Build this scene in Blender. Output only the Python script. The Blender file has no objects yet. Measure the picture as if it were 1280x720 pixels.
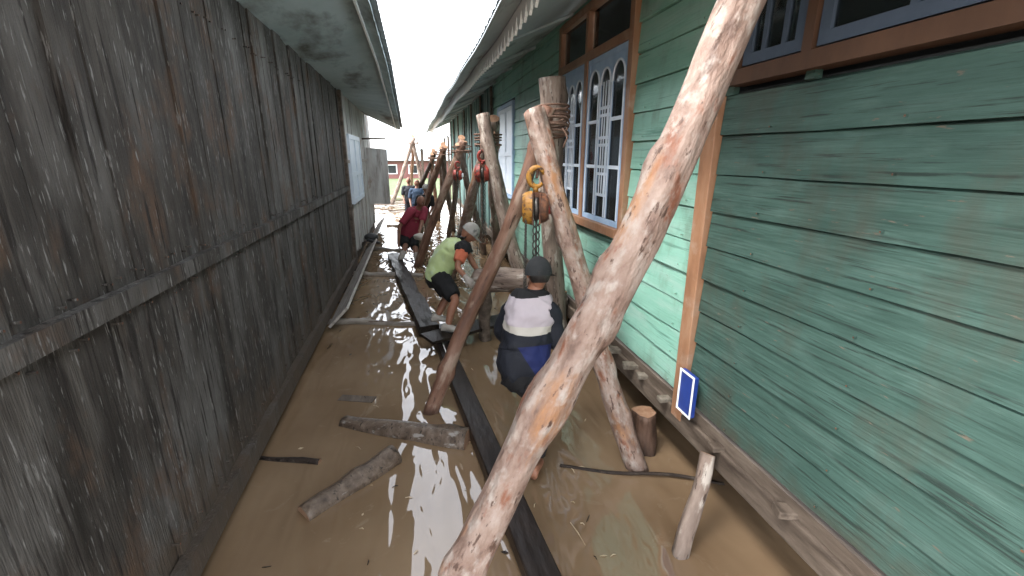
import bpy, bmesh, math, random
from mathutils import Vector, Matrix, noise
random.seed(7)
S = bpy.context.scene
COL = S.collection
R = math.radians
PI = math.pi

# ------------------------------------------------------------------ camera, world, sun, exposure
FOC = 560.0; EYE = 2.1
PITCH = math.atan(165/FOC); YAW = math.atan(125/583.8)
cd = bpy.data.cameras.new('camera'); cam = bpy.data.objects.new('camera', cd); COL.objects.link(cam)
cam.location = (0, 0, EYE); cam.rotation_euler = (PI/2-PITCH, 0, -YAW)
cd.sensor_width = 36; cd.lens = 36*FOC/1280; cd.clip_start = 0.05; cd.clip_end = 3000
S.camera = cam
w = bpy.data.worlds.new('World'); S.world = w; w.use_nodes = True
nt = w.node_tree; bg = nt.nodes['Background']
sky = nt.nodes.new('ShaderNodeTexSky'); sky.sky_type = 'NISHITA'; sky.sun_disc = False
SUN_EL, SUN_AZ = 55, 258
sky.sun_elevation = R(SUN_EL); sky.sun_rotation = R(SUN_AZ); sky.dust_density = 2; sky.air_density = 1.0
hs = nt.nodes.new('ShaderNodeHueSaturation'); hs.inputs['Saturation'].default_value = 0.22
nt.links.new(sky.outputs[0], hs.inputs['Color']); nt.links.new(hs.outputs[0], bg.inputs[0])
bg.inputs[1].default_value = 0.15
sl = bpy.data.lights.new('sun', 'SUN'); so = bpy.data.objects.new('sun', sl); COL.objects.link(so)
sl.energy = 1.0; sl.angle = R(28); sl.color = (1, .97, .92)
sd = Vector((math.sin(R(SUN_AZ))*math.cos(R(SUN_EL)), math.cos(R(SUN_AZ))*math.cos(R(SUN_EL)), math.sin(R(SUN_EL))))
so.rotation_euler = sd.to_track_quat('Z', 'Y').to_euler()
S.view_settings.view_transform = 'Standard'; S.view_settings.look = 'None'
S.view_settings.exposure = 3.1; S.view_settings.gamma = 1; S.view_settings.use_curve_mapping = False

# ------------------------------------------------------------------ point helpers
_F = Vector((math.sin(YAW)*math.cos(PITCH), math.cos(YAW)*math.cos(PITCH), -math.sin(PITCH)))
_R = Vector((math.cos(YAW), -math.sin(YAW), 0)); _U = _R.cross(_F)
def ray(x, y): return _F*FOC+_R*(x-640)+_U*(360-y)
def onz(x, y, z=0.0): d = ray(x, y); return Vector((0, 0, EYE))+d*((z-EYE)/d.z)
def onx(x, y, X): d = ray(x, y); return Vector((0, 0, EYE))+d*(X/d.x)
def atd(x, y, D): return Vector((0, 0, EYE))+ray(x, y)*(D/FOC)

# ------------------------------------------------------------------ materials
def mat(name, cols, scale=(4, 4, 4), rough=.8, bump=.3, detail=8, metallic=0, spots=None, bscale=None, spec=.35, ramp=(.3, .7), tide=None, rvar=.1, drough=.62):
    """noise-mottled surface: cols = 2..4 colours through a ramp; spots = (colour, scale, threshold) for wear"""
    m = bpy.data.materials.new(name); m.use_nodes = True; t = m.node_tree; N = t.nodes; L = t.links
    b = N['Principled BSDF']; b.inputs['Metallic'].default_value = metallic; b.inputs['Specular IOR Level'].default_value = spec
    tc = N.new('ShaderNodeTexCoord'); mp = N.new('ShaderNodeMapping'); mp.inputs['Scale'].default_value = scale
    L.new(tc.outputs['Object'], mp.inputs[0])
    oi = N.new('ShaderNodeObjectInfo'); va = N.new('ShaderNodeVectorMath'); va.operation = 'SCALE'; va.inputs[0].default_value = (17, 31, 23)
    L.new(oi.outputs['Random'], va.inputs['Scale']); vb = N.new('ShaderNodeVectorMath'); L.new(mp.outputs[0], vb.inputs[0]); L.new(va.outputs[0], vb.inputs[1])
    n = N.new('ShaderNodeTexNoise'); n.inputs['Scale'].default_value = 1; n.inputs['Detail'].default_value = detail; n.inputs['Roughness'].default_value = drough
    L.new(vb.outputs[0], n.inputs['Vector'])
    cr = N.new('ShaderNodeValToRGB'); e = cr.color_ramp.elements
    k = len(cols)
    e[0].position = ramp[0]; e[1].position = ramp[1]
    e[0].color = (*cols[0], 1); e[1].color = (*cols[-1], 1)
    for i in range(1, k-1):
        q = e.new(ramp[0]+(ramp[1]-ramp[0])*i/(k-1)); q.color = (*cols[i], 1)
    L.new(n.outputs['Fac'], cr.inputs[0]); out = cr.outputs[0]
    for sp in (spots or []):
        c, sc, th = sp[:3]; soft = sp[3] if len(sp) > 3 else .05
        n2 = N.new('ShaderNodeTexNoise'); n2.inputs['Scale'].default_value = 1; n2.inputs['Detail'].default_value = 6; n2.inputs['Roughness'].default_value = .6
        m2 = N.new('ShaderNodeMapping'); m2.inputs['Scale'].default_value = sc; L.new(tc.outputs['Object'], m2.inputs[0])
        v3 = N.new('ShaderNodeVectorMath'); L.new(m2.outputs[0], v3.inputs[0]); L.new(va.outputs[0], v3.inputs[1]); L.new(v3.outputs[0], n2.inputs['Vector'])
        mr = N.new('ShaderNodeMapRange'); mr.inputs['From Min'].default_value = th-soft; mr.inputs['From Max'].default_value = th+soft
        L.new(n2.outputs['Fac'], mr.inputs['Value'])
        mx = N.new('ShaderNodeMix'); mx.data_type = 'RGBA'; L.new(mr.outputs[0], mx.inputs['Factor']); L.new(out, mx.inputs['A']); mx.inputs['B'].default_value = (*c, 1)
        out = mx.outputs['Result']
    if tide:                                    # splashed mud and soaked wood along the flood line (world height)
        geo = N.new('ShaderNodeNewGeometry'); sz = N.new('ShaderNodeSeparateXYZ'); L.new(geo.outputs['Position'], sz.inputs[0])
        n4 = N.new('ShaderNodeTexNoise'); n4.inputs['Scale'].default_value = 7; n4.inputs['Detail'].default_value = 5; L.new(geo.outputs['Position'], n4.inputs['Vector'])
        ad = N.new('ShaderNodeMath'); ad.operation = 'MULTIPLY_ADD'; ad.inputs[1].default_value = tide[1]*1.6; L.new(n4.outputs['Fac'], ad.inputs[0]); L.new(sz.outputs['Z'], ad.inputs[2])
        m4 = N.new('ShaderNodeMapRange'); m4.inputs['From Min'].default_value = tide[0]+tide[1]*.6; m4.inputs['From Max'].default_value = tide[0]+tide[1]*1.5
        m4.inputs['To Min'].default_value = tide[3]; m4.inputs['To Max'].default_value = 0; L.new(ad.outputs[0], m4.inputs['Value'])
        x4 = N.new('ShaderNodeMix'); x4.data_type = 'RGBA'; L.new(m4.outputs[0], x4.inputs['Factor']); L.new(out, x4.inputs['A']); x4.inputs['B'].default_value = (*tide[2], 1); out = x4.outputs['Result']
    L.new(out, b.inputs['Base Color'])
    rr = N.new('ShaderNodeMapRange'); rr.inputs['To Min'].default_value = rough-rvar; rr.inputs['To Max'].default_value = min(1, rough+rvar)
    L.new(n.outputs['Fac'], rr.inputs['Value']); L.new(rr.outputs[0], b.inputs['Roughness'])
    if bump:
        bn = N.new('ShaderNodeBump'); bn.inputs['Strength'].default_value = bump; bn.inputs['Distance'].default_value = .02
        if bscale:
            n3 = N.new('ShaderNodeTexNoise'); n3.inputs['Scale'].default_value = 1; n3.inputs['Detail'].default_value = 8
            m3 = N.new('ShaderNodeMapping'); m3.inputs['Scale'].default_value = bscale; L.new(tc.outputs['Object'], m3.inputs[0]); L.new(m3.outputs[0], n3.inputs['Vector'])
            L.new(n3.outputs['Fac'], bn.inputs['Height'])
        else: L.new(n.outputs['Fac'], bn.inputs['Height'])
        L.new(bn.outputs[0], b.inputs['Normal'])
    return m

M = {}
M['pale_log'] = mat('peeled_log', [(.085, .050, .037), (.165, .108, .084), (.215, .155, .125), (.26, .21, .18)], (13, 13, 7), .6, .8,
    spots=[((.15, .060, .034), (13, 13, 6), .615, .05), ((.25, .115, .045), (5, 5, 1.6), .59, .06), ((.27, .23, .20), (19, 19, 13), .60, .08), ((.060, .032, .022), (34, 34, 13), .63, .03)], bscale=(30, 30, 13), tide=(.0, .14, (.05, .03, .02), .8))
M['brown_log'] = mat('brown_log', [(.06, .028, .018), (.14, .07, .045), (.22, .13, .09)], (12, 12, 2.5), .6, .5,
    spots=[((.28, .20, .15), (9, 9, 3), .60, .05), ((.04, .02, .013), (35, 35, 7), .63, .03)], bscale=(30, 30, 6), tide=(.0, .14, (.035, .018, .012), .8))
M['grey_log'] = mat('grey_log', [(.08, .055, .042), (.17, .125, .10), (.27, .215, .175)], (12, 12, 3), .7, .5,
    spots=[((.33, .29, .25), (14, 14, 5), .60, .04), ((.045, .028, .02), (40, 40, 8), .62, .03)], bscale=(30, 30, 7), tide=(.0, .14, (.04, .026, .018), .8))
M['pale_pole'] = mat('bleached_pole', [(.12, .10, .08), (.23, .20, .17), (.32, .29, .25)], (12, 12, 3), .6, .4, spots=[((.08, .05, .035), (25, 25, 6), .62, .04)])
M['birch_log'] = mat('wet_grey_bark', [(.045, .030, .021), (.105, .075, .054), (.17, .13, .10)], (14, 14, 16), .4, .7,
    spots=[((.025, .018, .013), (20, 20, 40), .62, .03), ((.22, .20, .18), (20, 20, 8), .62, .03)], ramp=(.3, .7))
M['dark_log'] = mat('dark_wet_bark', [(.012, .0075, .0055), (.026, .0175, .0128), (.044, .032, .025)], (13, 13, 6), .7, .9, bscale=(34, 34, 16), spots=[((.066, .052, .042), (17, 17, 10), .60, .05), ((.007, .0045, .0035), (34, 34, 12), .61, .03)], spec=.25)
M['stub'] = mat('rotten_pile', [(.02, .011, .007), (.07, .038, .024), (.12, .072, .05)], (14, 14, 3), .6, .8, bscale=(40, 40, 6), tide=(.0, .16, (.02, .012, .008), .8))
M['cut_end'] = mat('sawn_end', [(.20, .10, .055), (.30, .19, .12)], (30, 30, 30), .8, .2)
M['wet_beam'] = mat('wet_dark_timber', [(.006, .0036, .0028), (.014, .009, .007), (.026, .017, .013)], (9, 4, 9), .38, .25, spec=.3, bscale=(22, 7, 22))
M['rough_beam'] = mat('rough_dark_timber', [(.006, .0045, .0035), (.016, .012, .009), (.036, .028, .022)], (16, 3, 16), .4, .5, spec=.12, bscale=(30, 5, 30))
M['mint'] = mat('mint_paint', [(.17, .35, .275), (.205, .405, .325), (.25, .45, .37)], (2, 1.2, 5), .5, .25,
    spots=[((.10, .23, .18), (3, 1.0, 30), .62, .04), ((.27, .42, .36), (5, 1.6, 9), .60, .09), ((.13, .20, .15), (2.2, 3, 1.6), .62, .10), ((.12, .10, .07), (30, 12, 60), .70, .02)], bscale=(18, 5, 110), tide=(.60, .12, (.10, .15, .115), .55), )
M['dimmed_green'] = mat('dimmed_green_boards', [(.025, .054, .044), (.035, .073, .060), (.047, .092, .077)], (6, 3, 16), .6, .35,
    spots=[((.016, .030, .025), (6, 2.2, 60), .61, .03), ((.055, .098, .083), (7, 3, 10), .62, .10), ((.045, .048, .036), (2.2, 3, 1.6), .60, .12), ((.10, .085, .065), (30, 10, 60), .68, .02)], tide=(.60, .16, (.045, .038, .026), .7), bscale=(10, 3, 60))  # darker copy of the mint boards: dimness painted into the near wall
M['teal_boards'] = mat('grey_green_boards', [(.05, .10, .095), (.10, .19, .175), (.16, .27, .25)], (6, 9, .9), .7, .3,
    spots=[((.03, .045, .045), (3, 5, .7), .55, .1)])
M['soffit'] = mat('old_blue_grey_soffit', [(.27, .33, .345), (.34, .41, .425), (.40, .47, .485)], (1.5, 1, 1.5), .8, .15, spots=[((.10, .10, .09), (2, .8, 2), .6, .08)])
M['eave_board'] = mat('eave_board', [(.22, .25, .265), (.30, .34, .355), (.36, .40, .42)], (3, 1.2, 3), .6, .1, spots=[((.13, .13, .12), (5, 1.5, 5), .62, .06)])
M['zinc'] = mat('zinc_sheet', [(.20, .23, .24), (.30, .335, .35), (.40, .43, .44)], (3, 2, 3), .45, .1, metallic=.3, spots=[((.16, .12, .09), (5, 2, 5), .66, .06)])
M['dark_zinc'] = mat('stained_sheet', [(.03, .033, .035), (.055, .06, .06), (.08, .085, .085)], (3, 2, 3), .7, .1)
M['white'] = mat('white_paint', [(.74, .76, .77), (.84, .85, .85)], (8, 8, 8), .55, .1)
M['old_boards'] = mat('weathered_boards', [(.16, .145, .13), (.36, .345, .325), (.50, .49, .47), (.36, .31, .26)], (5, 5, .8), .85, .6,
    spots=[((.20, .12, .07), (3, 2.2, 1.2), .60, .06), ((.50, .51, .50), (4, 3, 1.2), .62, .05), ((.05, .035, .025), (16, 16, 1.2), .66, .03)], bscale=(50, 50, 4), tide=(.15, .25, (.10, .07, .045), .7))
M['dimmed_boards'] = mat('dimmed_old_boards', [(.014, .0115, .009), (.035, .030, .025), (.066, .059, .050)], (14, 14, 1.8), .85, .7,
    spots=[((.105, .10, .092), (3.5, 3.2, .9), .57, .10), ((.075, .045, .028), (5, 4, 2.5), .61, .08), ((.012, .009, .007), (36, 36, 2.0), .60, .04), ((.17, .165, .155), (70, 70, 9), .63, .03)], bscale=(110, 110, 7), tide=(.25, .5, (.070, .050, .033), .8))  # board colour darkened to stand in for dimness at the near end
M['plank'] = mat('grey_plank', [(.16, .14, .12), (.30, .27, .24), (.42, .39, .35)], (20, 2.5, 20), .75, .4)
M['dirty_plank'] = mat('dirty_timber', [(.035, .024, .017), (.085, .064, .048), (.15, .118, .092)], (14, 2.5, 14), .75, .5)
M['fresh_block'] = mat('sawn_block', [(.22, .18, .13), (.32, .28, .22)], (20, 20, 20), .8, .2)
M['old_block'] = mat('grey_sawn_block', [(.07, .055, .04), (.14, .12, .095), (.21, .185, .15)], (20, 20, 20), .85, .4)
M['orange_wood'] = mat('orange_brown_frame', [(.19, .095, .052), (.26, .135, .075), (.31, .19, .12)], (9, 9, 3), .5, .2, spots=[((.30, .20, .14), (6, 6, 6), .62, .06)])
M['dim_orange'] = mat('dimmed_frame_wood', [(.05, .024, .013), (.08, .04, .022)], (9, 9, 3), .6, .2)  # orange frame colour darkened to go with the dimmed near wall
M['blue_frame'] = mat('powder_blue_paint', [(.24, .35, .52), (.31, .43, .60), (.38, .50, .64)], (7, 7, 7), .45, .1)
M['pale_blue'] = mat('pale_blue_paint', [(.50, .57, .66), (.62, .68, .74)], (7, 7, 7), .45, .1)
M['dim_blue'] = mat('dim_blue_paint', [(.04, .055, .08), (.06, .08, .11)], (7, 7, 7), .6, .1)  # sash blue darkened likewise for the near window
M['curtain'] = mat('pink_curtain', [(.42, .20, .18), (.55, .30, .26)], (3, 18, 3), .9, .3)
M['room'] = mat('dark_interior', [(.015, .016, .018), (.04, .045, .045)], (2, 2, 2), .9, 0)
M['rope'] = mat('brown_rope', [(.07, .04, .03), (.20, .12, .085)], (80, 80, 80), .9, .5)
M['yellow'] = mat('worn_yellow_paint', [(.18, .075, .012), (.30, .14, .02), (.36, .19, .04)], (14, 14, 14), .55, .3, spots=[((.06, .03, .018), (22, 22, 22), .55, .05)])
M['red'] = mat('red_paint', [(.17, .02, .014), (.27, .04, .026)], (12, 12, 12), .55, .2, spots=[((.06, .03, .025), (22, 22, 22), .57, .04)])
M['rust'] = mat('rusty_steel', [(.04, .022, .016), (.12, .06, .04), (.24, .10, .05)], (30, 30, 30), .6, .3, metallic=.4)
M['chain'] = mat('dark_chain_steel', [(.04, .038, .036), (.12, .11, .10)], (60, 60, 60), .42, .1, metallic=.7)
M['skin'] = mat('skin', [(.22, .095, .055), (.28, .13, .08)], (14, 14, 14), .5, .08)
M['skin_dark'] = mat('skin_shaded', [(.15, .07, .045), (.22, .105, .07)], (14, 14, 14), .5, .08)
M['lime'] = mat('lime_shirt', [(.34, .42, .18), (.42, .50, .26)], (5, 5, 5), .85, .5, bscale=(11, 11, 5), spots=[((.40, .48, .32), (7, 7, 5), .60, .06)])
M['coral'] = mat('coral_sleeve', [(.42, .10, .05), (.50, .15, .08)], (8, 8, 8), .85, .3)
M['black_cloth'] = mat('black_cloth', [(.005, .005, .006), (.011, .0105, .011)], (9, 9, 9), .85, .5, bscale=(14, 14, 8))
M['navy'] = mat('navy_jacket', [(.005, .006, .010), (.010, .012, .019)], (6, 6, 6), .75, .8, bscale=(12, 12, 6))
M['royal'] = mat('royal_blue_panel', [(.006, .010, .055), (.010, .017, .085)], (6, 6, 6), .75, .6, bscale=(12, 12, 6))
M['lilac'] = mat('pale_lilac_panel', [(.34, .30, .32), (.41, .36, .385)], (4, 4, 4), .8, .5, bscale=(10, 10, 6))
M['cream'] = mat('cream_band', [(.38, .35, .31), (.45, .42, .37)], (5, 5, 5), .8, .2)
M['maroon'] = mat('maroon_shirt', [(.15, .014, .028), (.22, .026, .045)], (6, 6, 6), .85, .6, bscale=(12, 12, 7))
M['hair'] = mat('black_hair', [(.008, .007, .006), (.025, .02, .018)], (60, 60, 20), .5, .5)
M['cap_grey'] = mat('dark_grey_cap', [(.010, .011, .012), (.026, .028, .030)], (10, 10, 10), .85, .2)
M['cap_white'] = mat('dirty_white_cap', [(.20, .19, .17), (.30, .29, .265)], (10, 10, 10), .85, .2, spots=[((.10, .10, .09), (9, 9, 9), .58, .04)])
M['glove'] = mat('work_glove', [(.25, .22, .19), (.36, .32, .29)], (20, 20, 20), .9, .3)
M['shoe'] = mat('pale_shoe', [(.27, .24, .21), (.38, .35, .31)], (14, 14, 14), .7, .2)
M['denim'] = mat('faded_blue_cloth', [(.02, .035, .065), (.035, .06, .10)], (8, 8, 8), .85, .3)
M['khaki'] = mat('khaki_cloth', [(.16, .13, .09), (.25, .20, .14)], (8, 8, 8), .85, .3)
M['black_rubber'] = mat('black_rubber', [(.012, .012, .012), (.03, .03, .03)], (9, 9, 9), .55, .3)
M['white_rope'] = mat('white_cord', [(.55, .55, .52), (.7, .7, .68)], (60, 60, 60), .7, .3)
M['blue_enamel'] = mat('blue_enamel', [(.012, .03, .17), (.02, .05, .24)], (9, 9, 9), .3, 0)
M['red_wall'] = mat('red_painted_wall', [(.15, .055, .05), (.24, .11, .10)], (1, 1, 1), .7, .1)  # red paled towards pink in place of distance haze
M['grass'] = mat('flooded_grass', [(.05, .075, .028), (.08, .11, .045), (.12, .13, .08)], (2, 2, 2), .9, .3)
M['leaf'] = mat('straw_debris', [(.25, .17, .09), (.5, .4, .27)], (9, 9, 9), .8, .1)

def glass_mat():
    m = bpy.data.materials.new('window_glass'); m.use_nodes = True; t = m.node_tree; N = t.nodes; L = t.links
    for n in list(N):
        if n.type == 'BSDF_PRINCIPLED': N.remove(n)
    tr = N.new('ShaderNodeBsdfTransparent'); tr.inputs[0].default_value = (.62, .68, .68, 1)
    gl = N.new('ShaderNodeBsdfGlossy'); gl.inputs['Roughness'].default_value = .06
    fr = N.new('ShaderNodeFresnel'); fr.inputs[0].default_value = 1.6
    mx = N.new('ShaderNodeMixShader'); L.new(fr.outputs[0], mx.inputs[0]); L.new(tr.outputs[0], mx.inputs[1]); L.new(gl.outputs[0], mx.inputs[2])
    L.new(mx.outputs[0], N['Material Output'].inputs[0]); return m
M['glass'] = glass_mat()

def water_mat():
    m = bpy.data.materials.new('muddy_flood_water'); m.use_nodes = True; t = m.node_tree; N = t.nodes; L = t.links
    b = N['Principled BSDF']; b.inputs['Roughness'].default_value = .02; b.inputs['IOR'].default_value = 1.5
    b.inputs['Specular IOR Level'].default_value = 1.0
    tc = N.new('ShaderNodeTexCoord')
    n = N.new('ShaderNodeTexNoise'); n.inputs['Scale'].default_value = .9; n.inputs['Detail'].default_value = 5; L.new(tc.outputs['Object'], n.inputs['Vector'])
    cr = N.new('ShaderNodeValToRGB'); cr.color_ramp.elements[0].color = (.158, .103, .059, 1); cr.color_ramp.elements[1].color = (.228, .157, .096, 1)
    cr.color_ramp.elements[0].position = .35; cr.color_ramp.elements[1].position = .68
    L.new(n.outputs[0], cr.inputs[0])
    sc = N.new('ShaderNodeTexNoise'); sc.inputs['Scale'].default_value = 2.6; sc.inputs['Detail'].default_value = 9; sc.inputs['Roughness'].default_value = .66; sc.inputs['Distortion'].default_value = 1.6; L.new(tc.outputs['Object'], sc.inputs['Vector'])
    sr = N.new('ShaderNodeMapRange'); sr.inputs['From Min'].default_value = .60; sr.inputs['From Max'].default_value = .70; sr.inputs['To Max'].default_value = .55; L.new(sc.outputs['Fac'], sr.inputs['Value'])
    sx = N.new('ShaderNodeMix'); sx.data_type = 'RGBA'; L.new(sr.outputs[0], sx.inputs['Factor']); L.new(cr.outputs[0], sx.inputs['A']); sx.inputs['B'].default_value = (.27, .205, .145, 1); L.new(sx.outputs['Result'], b.inputs['Base Color'])
    ro = N.new('ShaderNodeMapRange'); ro.inputs['To Min'].default_value = .02; ro.inputs['To Max'].default_value = .35; L.new(sr.outputs[0], ro.inputs['Value']); L.new(ro.outputs[0], b.inputs['Roughness'])
    # ripples: broad swell + fine ripples that are stronger round the workers up the alley
    def noi(sc, det, dist=0):
        mp = N.new('ShaderNodeMapping'); mp.inputs['Scale'].default_value = sc; L.new(tc.outputs['Object'], mp.inputs[0])
        q = N.new('ShaderNodeTexNoise'); q.inputs['Scale'].default_value = 1; q.inputs['Detail'].default_value = det; q.inputs['Distortion'].default_value = dist
        L.new(mp.outputs[0], q.inputs['Vector']); return q.outputs['Fac']
    a = noi((3.0, .8, 1), 1.2, .9); c = noi((5.5, 2.0, 1), 1.2, .9)
    sp = N.new('ShaderNodeSeparateXYZ'); L.new(tc.outputs['Object'], sp.inputs[0])
    mr = N.new('ShaderNodeMapRange'); mr.inputs['From Min'].default_value = 2.2; mr.inputs['From Max'].default_value = 6.0; mr.inputs['To Min'].default_value = .42; mr.inputs['To Max'].default_value = 1.0
    L.new(sp.outputs['Y'], mr.inputs['Value'])
    mu = N.new('ShaderNodeMath'); mu.operation = 'MULTIPLY'; L.new(c, mu.inputs[0]); L.new(mr.outputs[0], mu.inputs[1])
    b1 = N.new('ShaderNodeBump'); b1.inputs['Strength'].default_value = 1; b1.inputs['Distance'].default_value = .028; L.new(a, b1.inputs['Height'])
    b2 = N.new('ShaderNodeBump'); b2.inputs['Strength'].default_value = 1; b2.inputs['Distance'].default_value = .022; L.new(mu.outputs[0], b2.inputs['Height']); L.new(b1.outputs[0], b2.inputs['Normal'])
    L.new(b2.outputs[0], b.inputs['Normal']); return m
M['water'] = water_mat()

# ------------------------------------------------------------------ object helpers
def tag(o, label, cat, group=None, kind=None):
    if label: o['label'] = label
    if cat: o['category'] = cat
    if group: o['group'] = group
    if kind: o['kind'] = kind
    return o
def thing(name, loc, label, cat, group=None):
    o = bpy.data.objects.new(name, None); o.empty_display_size = .1; COL.objects.link(o); o.location = loc
    return tag(o, label, cat, group)
class MB:
    def __init__(s): s.v = []; s.f = []
    def add(s, vs, fs):
        k = len(s.v); s.v += [Vector(v) for v in vs]; s.f += [tuple(i+k for i in f) for f in fs]; return s
    def box(s, x0, x1, y0, y1, z0, z1):
        return s.add([(x0,y0,z0),(x1,y0,z0),(x1,y1,z0),(x0,y1,z0),(x0,y0,z1),(x1,y0,z1),(x1,y1,z1),(x0,y1,z1)],
                     [(0,3,2,1),(4,5,6,7),(0,1,5,4),(1,2,6,5),(2,3,7,6),(3,0,4,7)])
    def obox(s, p0, p1, wd, th, up=(0,0,1)):
        p0, p1 = Vector(p0), Vector(p1); a = (p1-p0).normalized(); sd = a.cross(Vector(up)).normalized(); u = sd.cross(a).normalized()
        vs = [p+sd*wd/2*i+u*th/2*j for p in (p0, p1) for i, j in ((-1,-1),(1,-1),(1,1),(-1,1))]
        return s.add(vs, [(0,1,2,3),(7,6,5,4),(0,4,5,1),(1,5,6,2),(2,6,7,3),(3,7,4,0)])
    def tube(s, pts, rs, n=10, cap=True):
        pts = [Vector(p) for p in pts]
        if not hasattr(rs, '__len__'): rs = [rs]*len(pts)
        base = len(s.v); ref = None
        for i, p in enumerate(pts):
            t = (pts[min(i+1, len(pts)-1)]-pts[max(i-1, 0)]).normalized()
            if ref is None: ref = t.orthogonal().normalized()
            ref = (ref-t*ref.dot(t)).normalized(); b = t.cross(ref)
            for k in range(n):
                a = 2*PI*k/n; s.v.append(p+(ref*math.cos(a)+b*math.sin(a))*rs[i])
        for i in range(len(pts)-1):
            for k in range(n):
                k2 = (k+1) % n; s.f.append((base+i*n+k, base+i*n+k2, base+(i+1)*n+k2, base+(i+1)*n+k))
        if cap:
            s.f.append(tuple(base+k for k in reversed(range(n)))); s.f.append(tuple(base+(len(pts)-1)*n+k for k in range(n)))
        return s
    def torus(s, c, ax, r, q, n=20, m=8, stretch=None, arc=1.0):
        c = Vector(c); ax = Vector(ax).normalized(); u = ax.orthogonal().normalized() if stretch is None else Vector(stretch[0]).normalized(); v = ax.cross(u)
        k = stretch[1] if stretch else 1
        base = len(s.v)
        for i in range(n):
            a = 2*PI*i/n; d = u*math.cos(a)*k+v*math.sin(a); dn = (u*math.cos(a)+v*math.sin(a)*k).normalized()
            for j in range(m):
                b = 2*PI*j/m; s.v.append(c+d*r+(dn*math.cos(b)+ax*math.sin(b))*q)
        for i in range(n):
            for j in range(m):
                i2 = (i+1) % n; j2 = (j+1) % m; s.f.append((base+i*m+j, base+i2*m+j, base+i2*m+j2, base+i*m+j2))
        return s
    def ball(s, c, r, n=16, m=10, sc=(1,1,1), rot=None, fn=None):
        base = len(s.v); c = Vector(c)
        for i in range(m+1):
            ph = PI*i/m
            for k in range(n):
                a = 2*PI*k/n; p = Vector((math.sin(ph)*math.cos(a)*sc[0], math.sin(ph)*math.sin(a)*sc[1], math.cos(ph)*sc[2]))*r
                if fn: p = fn(p)
                if rot is not None: p = rot @ p
                s.v.append(c+p)
        for i in range(m):
            for k in range(n):
                k2 = (k+1) % n; s.f.append((base+i*n+k, base+(i+1)*n+k, base+(i+1)*n+k2, base+i*n+k2))
        return s
    def build(s, name, m, parent=None, smooth=False, origin=None, mats=None, bevel=0):
        me = bpy.data.meshes.new(name)
        o = bpy.data.objects.new(name, me); COL.objects.link(o)
        off = Vector((0,0,0))
        if parent is not None and not parent.parent: off = parent.location
        if parent is not None and parent.parent: off = parent.parent.location + parent.location
        if parent is None and origin is None and s.v:
            origin = Vector((sum(v.x for v in s.v), sum(v.y for v in s.v), 0))/len(s.v); origin.z = min(v.z for v in s.v)
        if parent is None: off = Vector(origin); o.location = off
        me.from_pydata([v-off for v in s.v], [], s.f)
        bm = bmesh.new(); bm.from_mesh(me); bmesh.ops.remove_doubles(bm, verts=bm.verts, dist=1e-5); bmesh.ops.recalc_face_normals(bm, faces=bm.faces); bm.to_mesh(me); bm.free()
        me.materials.append(M[m] if isinstance(m, str) else m)
        if smooth: me.shade_smooth()
        if bevel:
            bv = o.modifiers.new('bevel', 'BEVEL'); bv.width = bevel; bv.segments = 2; bv.limit_method = 'ANGLE'
        if parent is not None: o.parent = parent
        return o
V0 = lambda x, y: Vector((x, y, 0))

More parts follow.
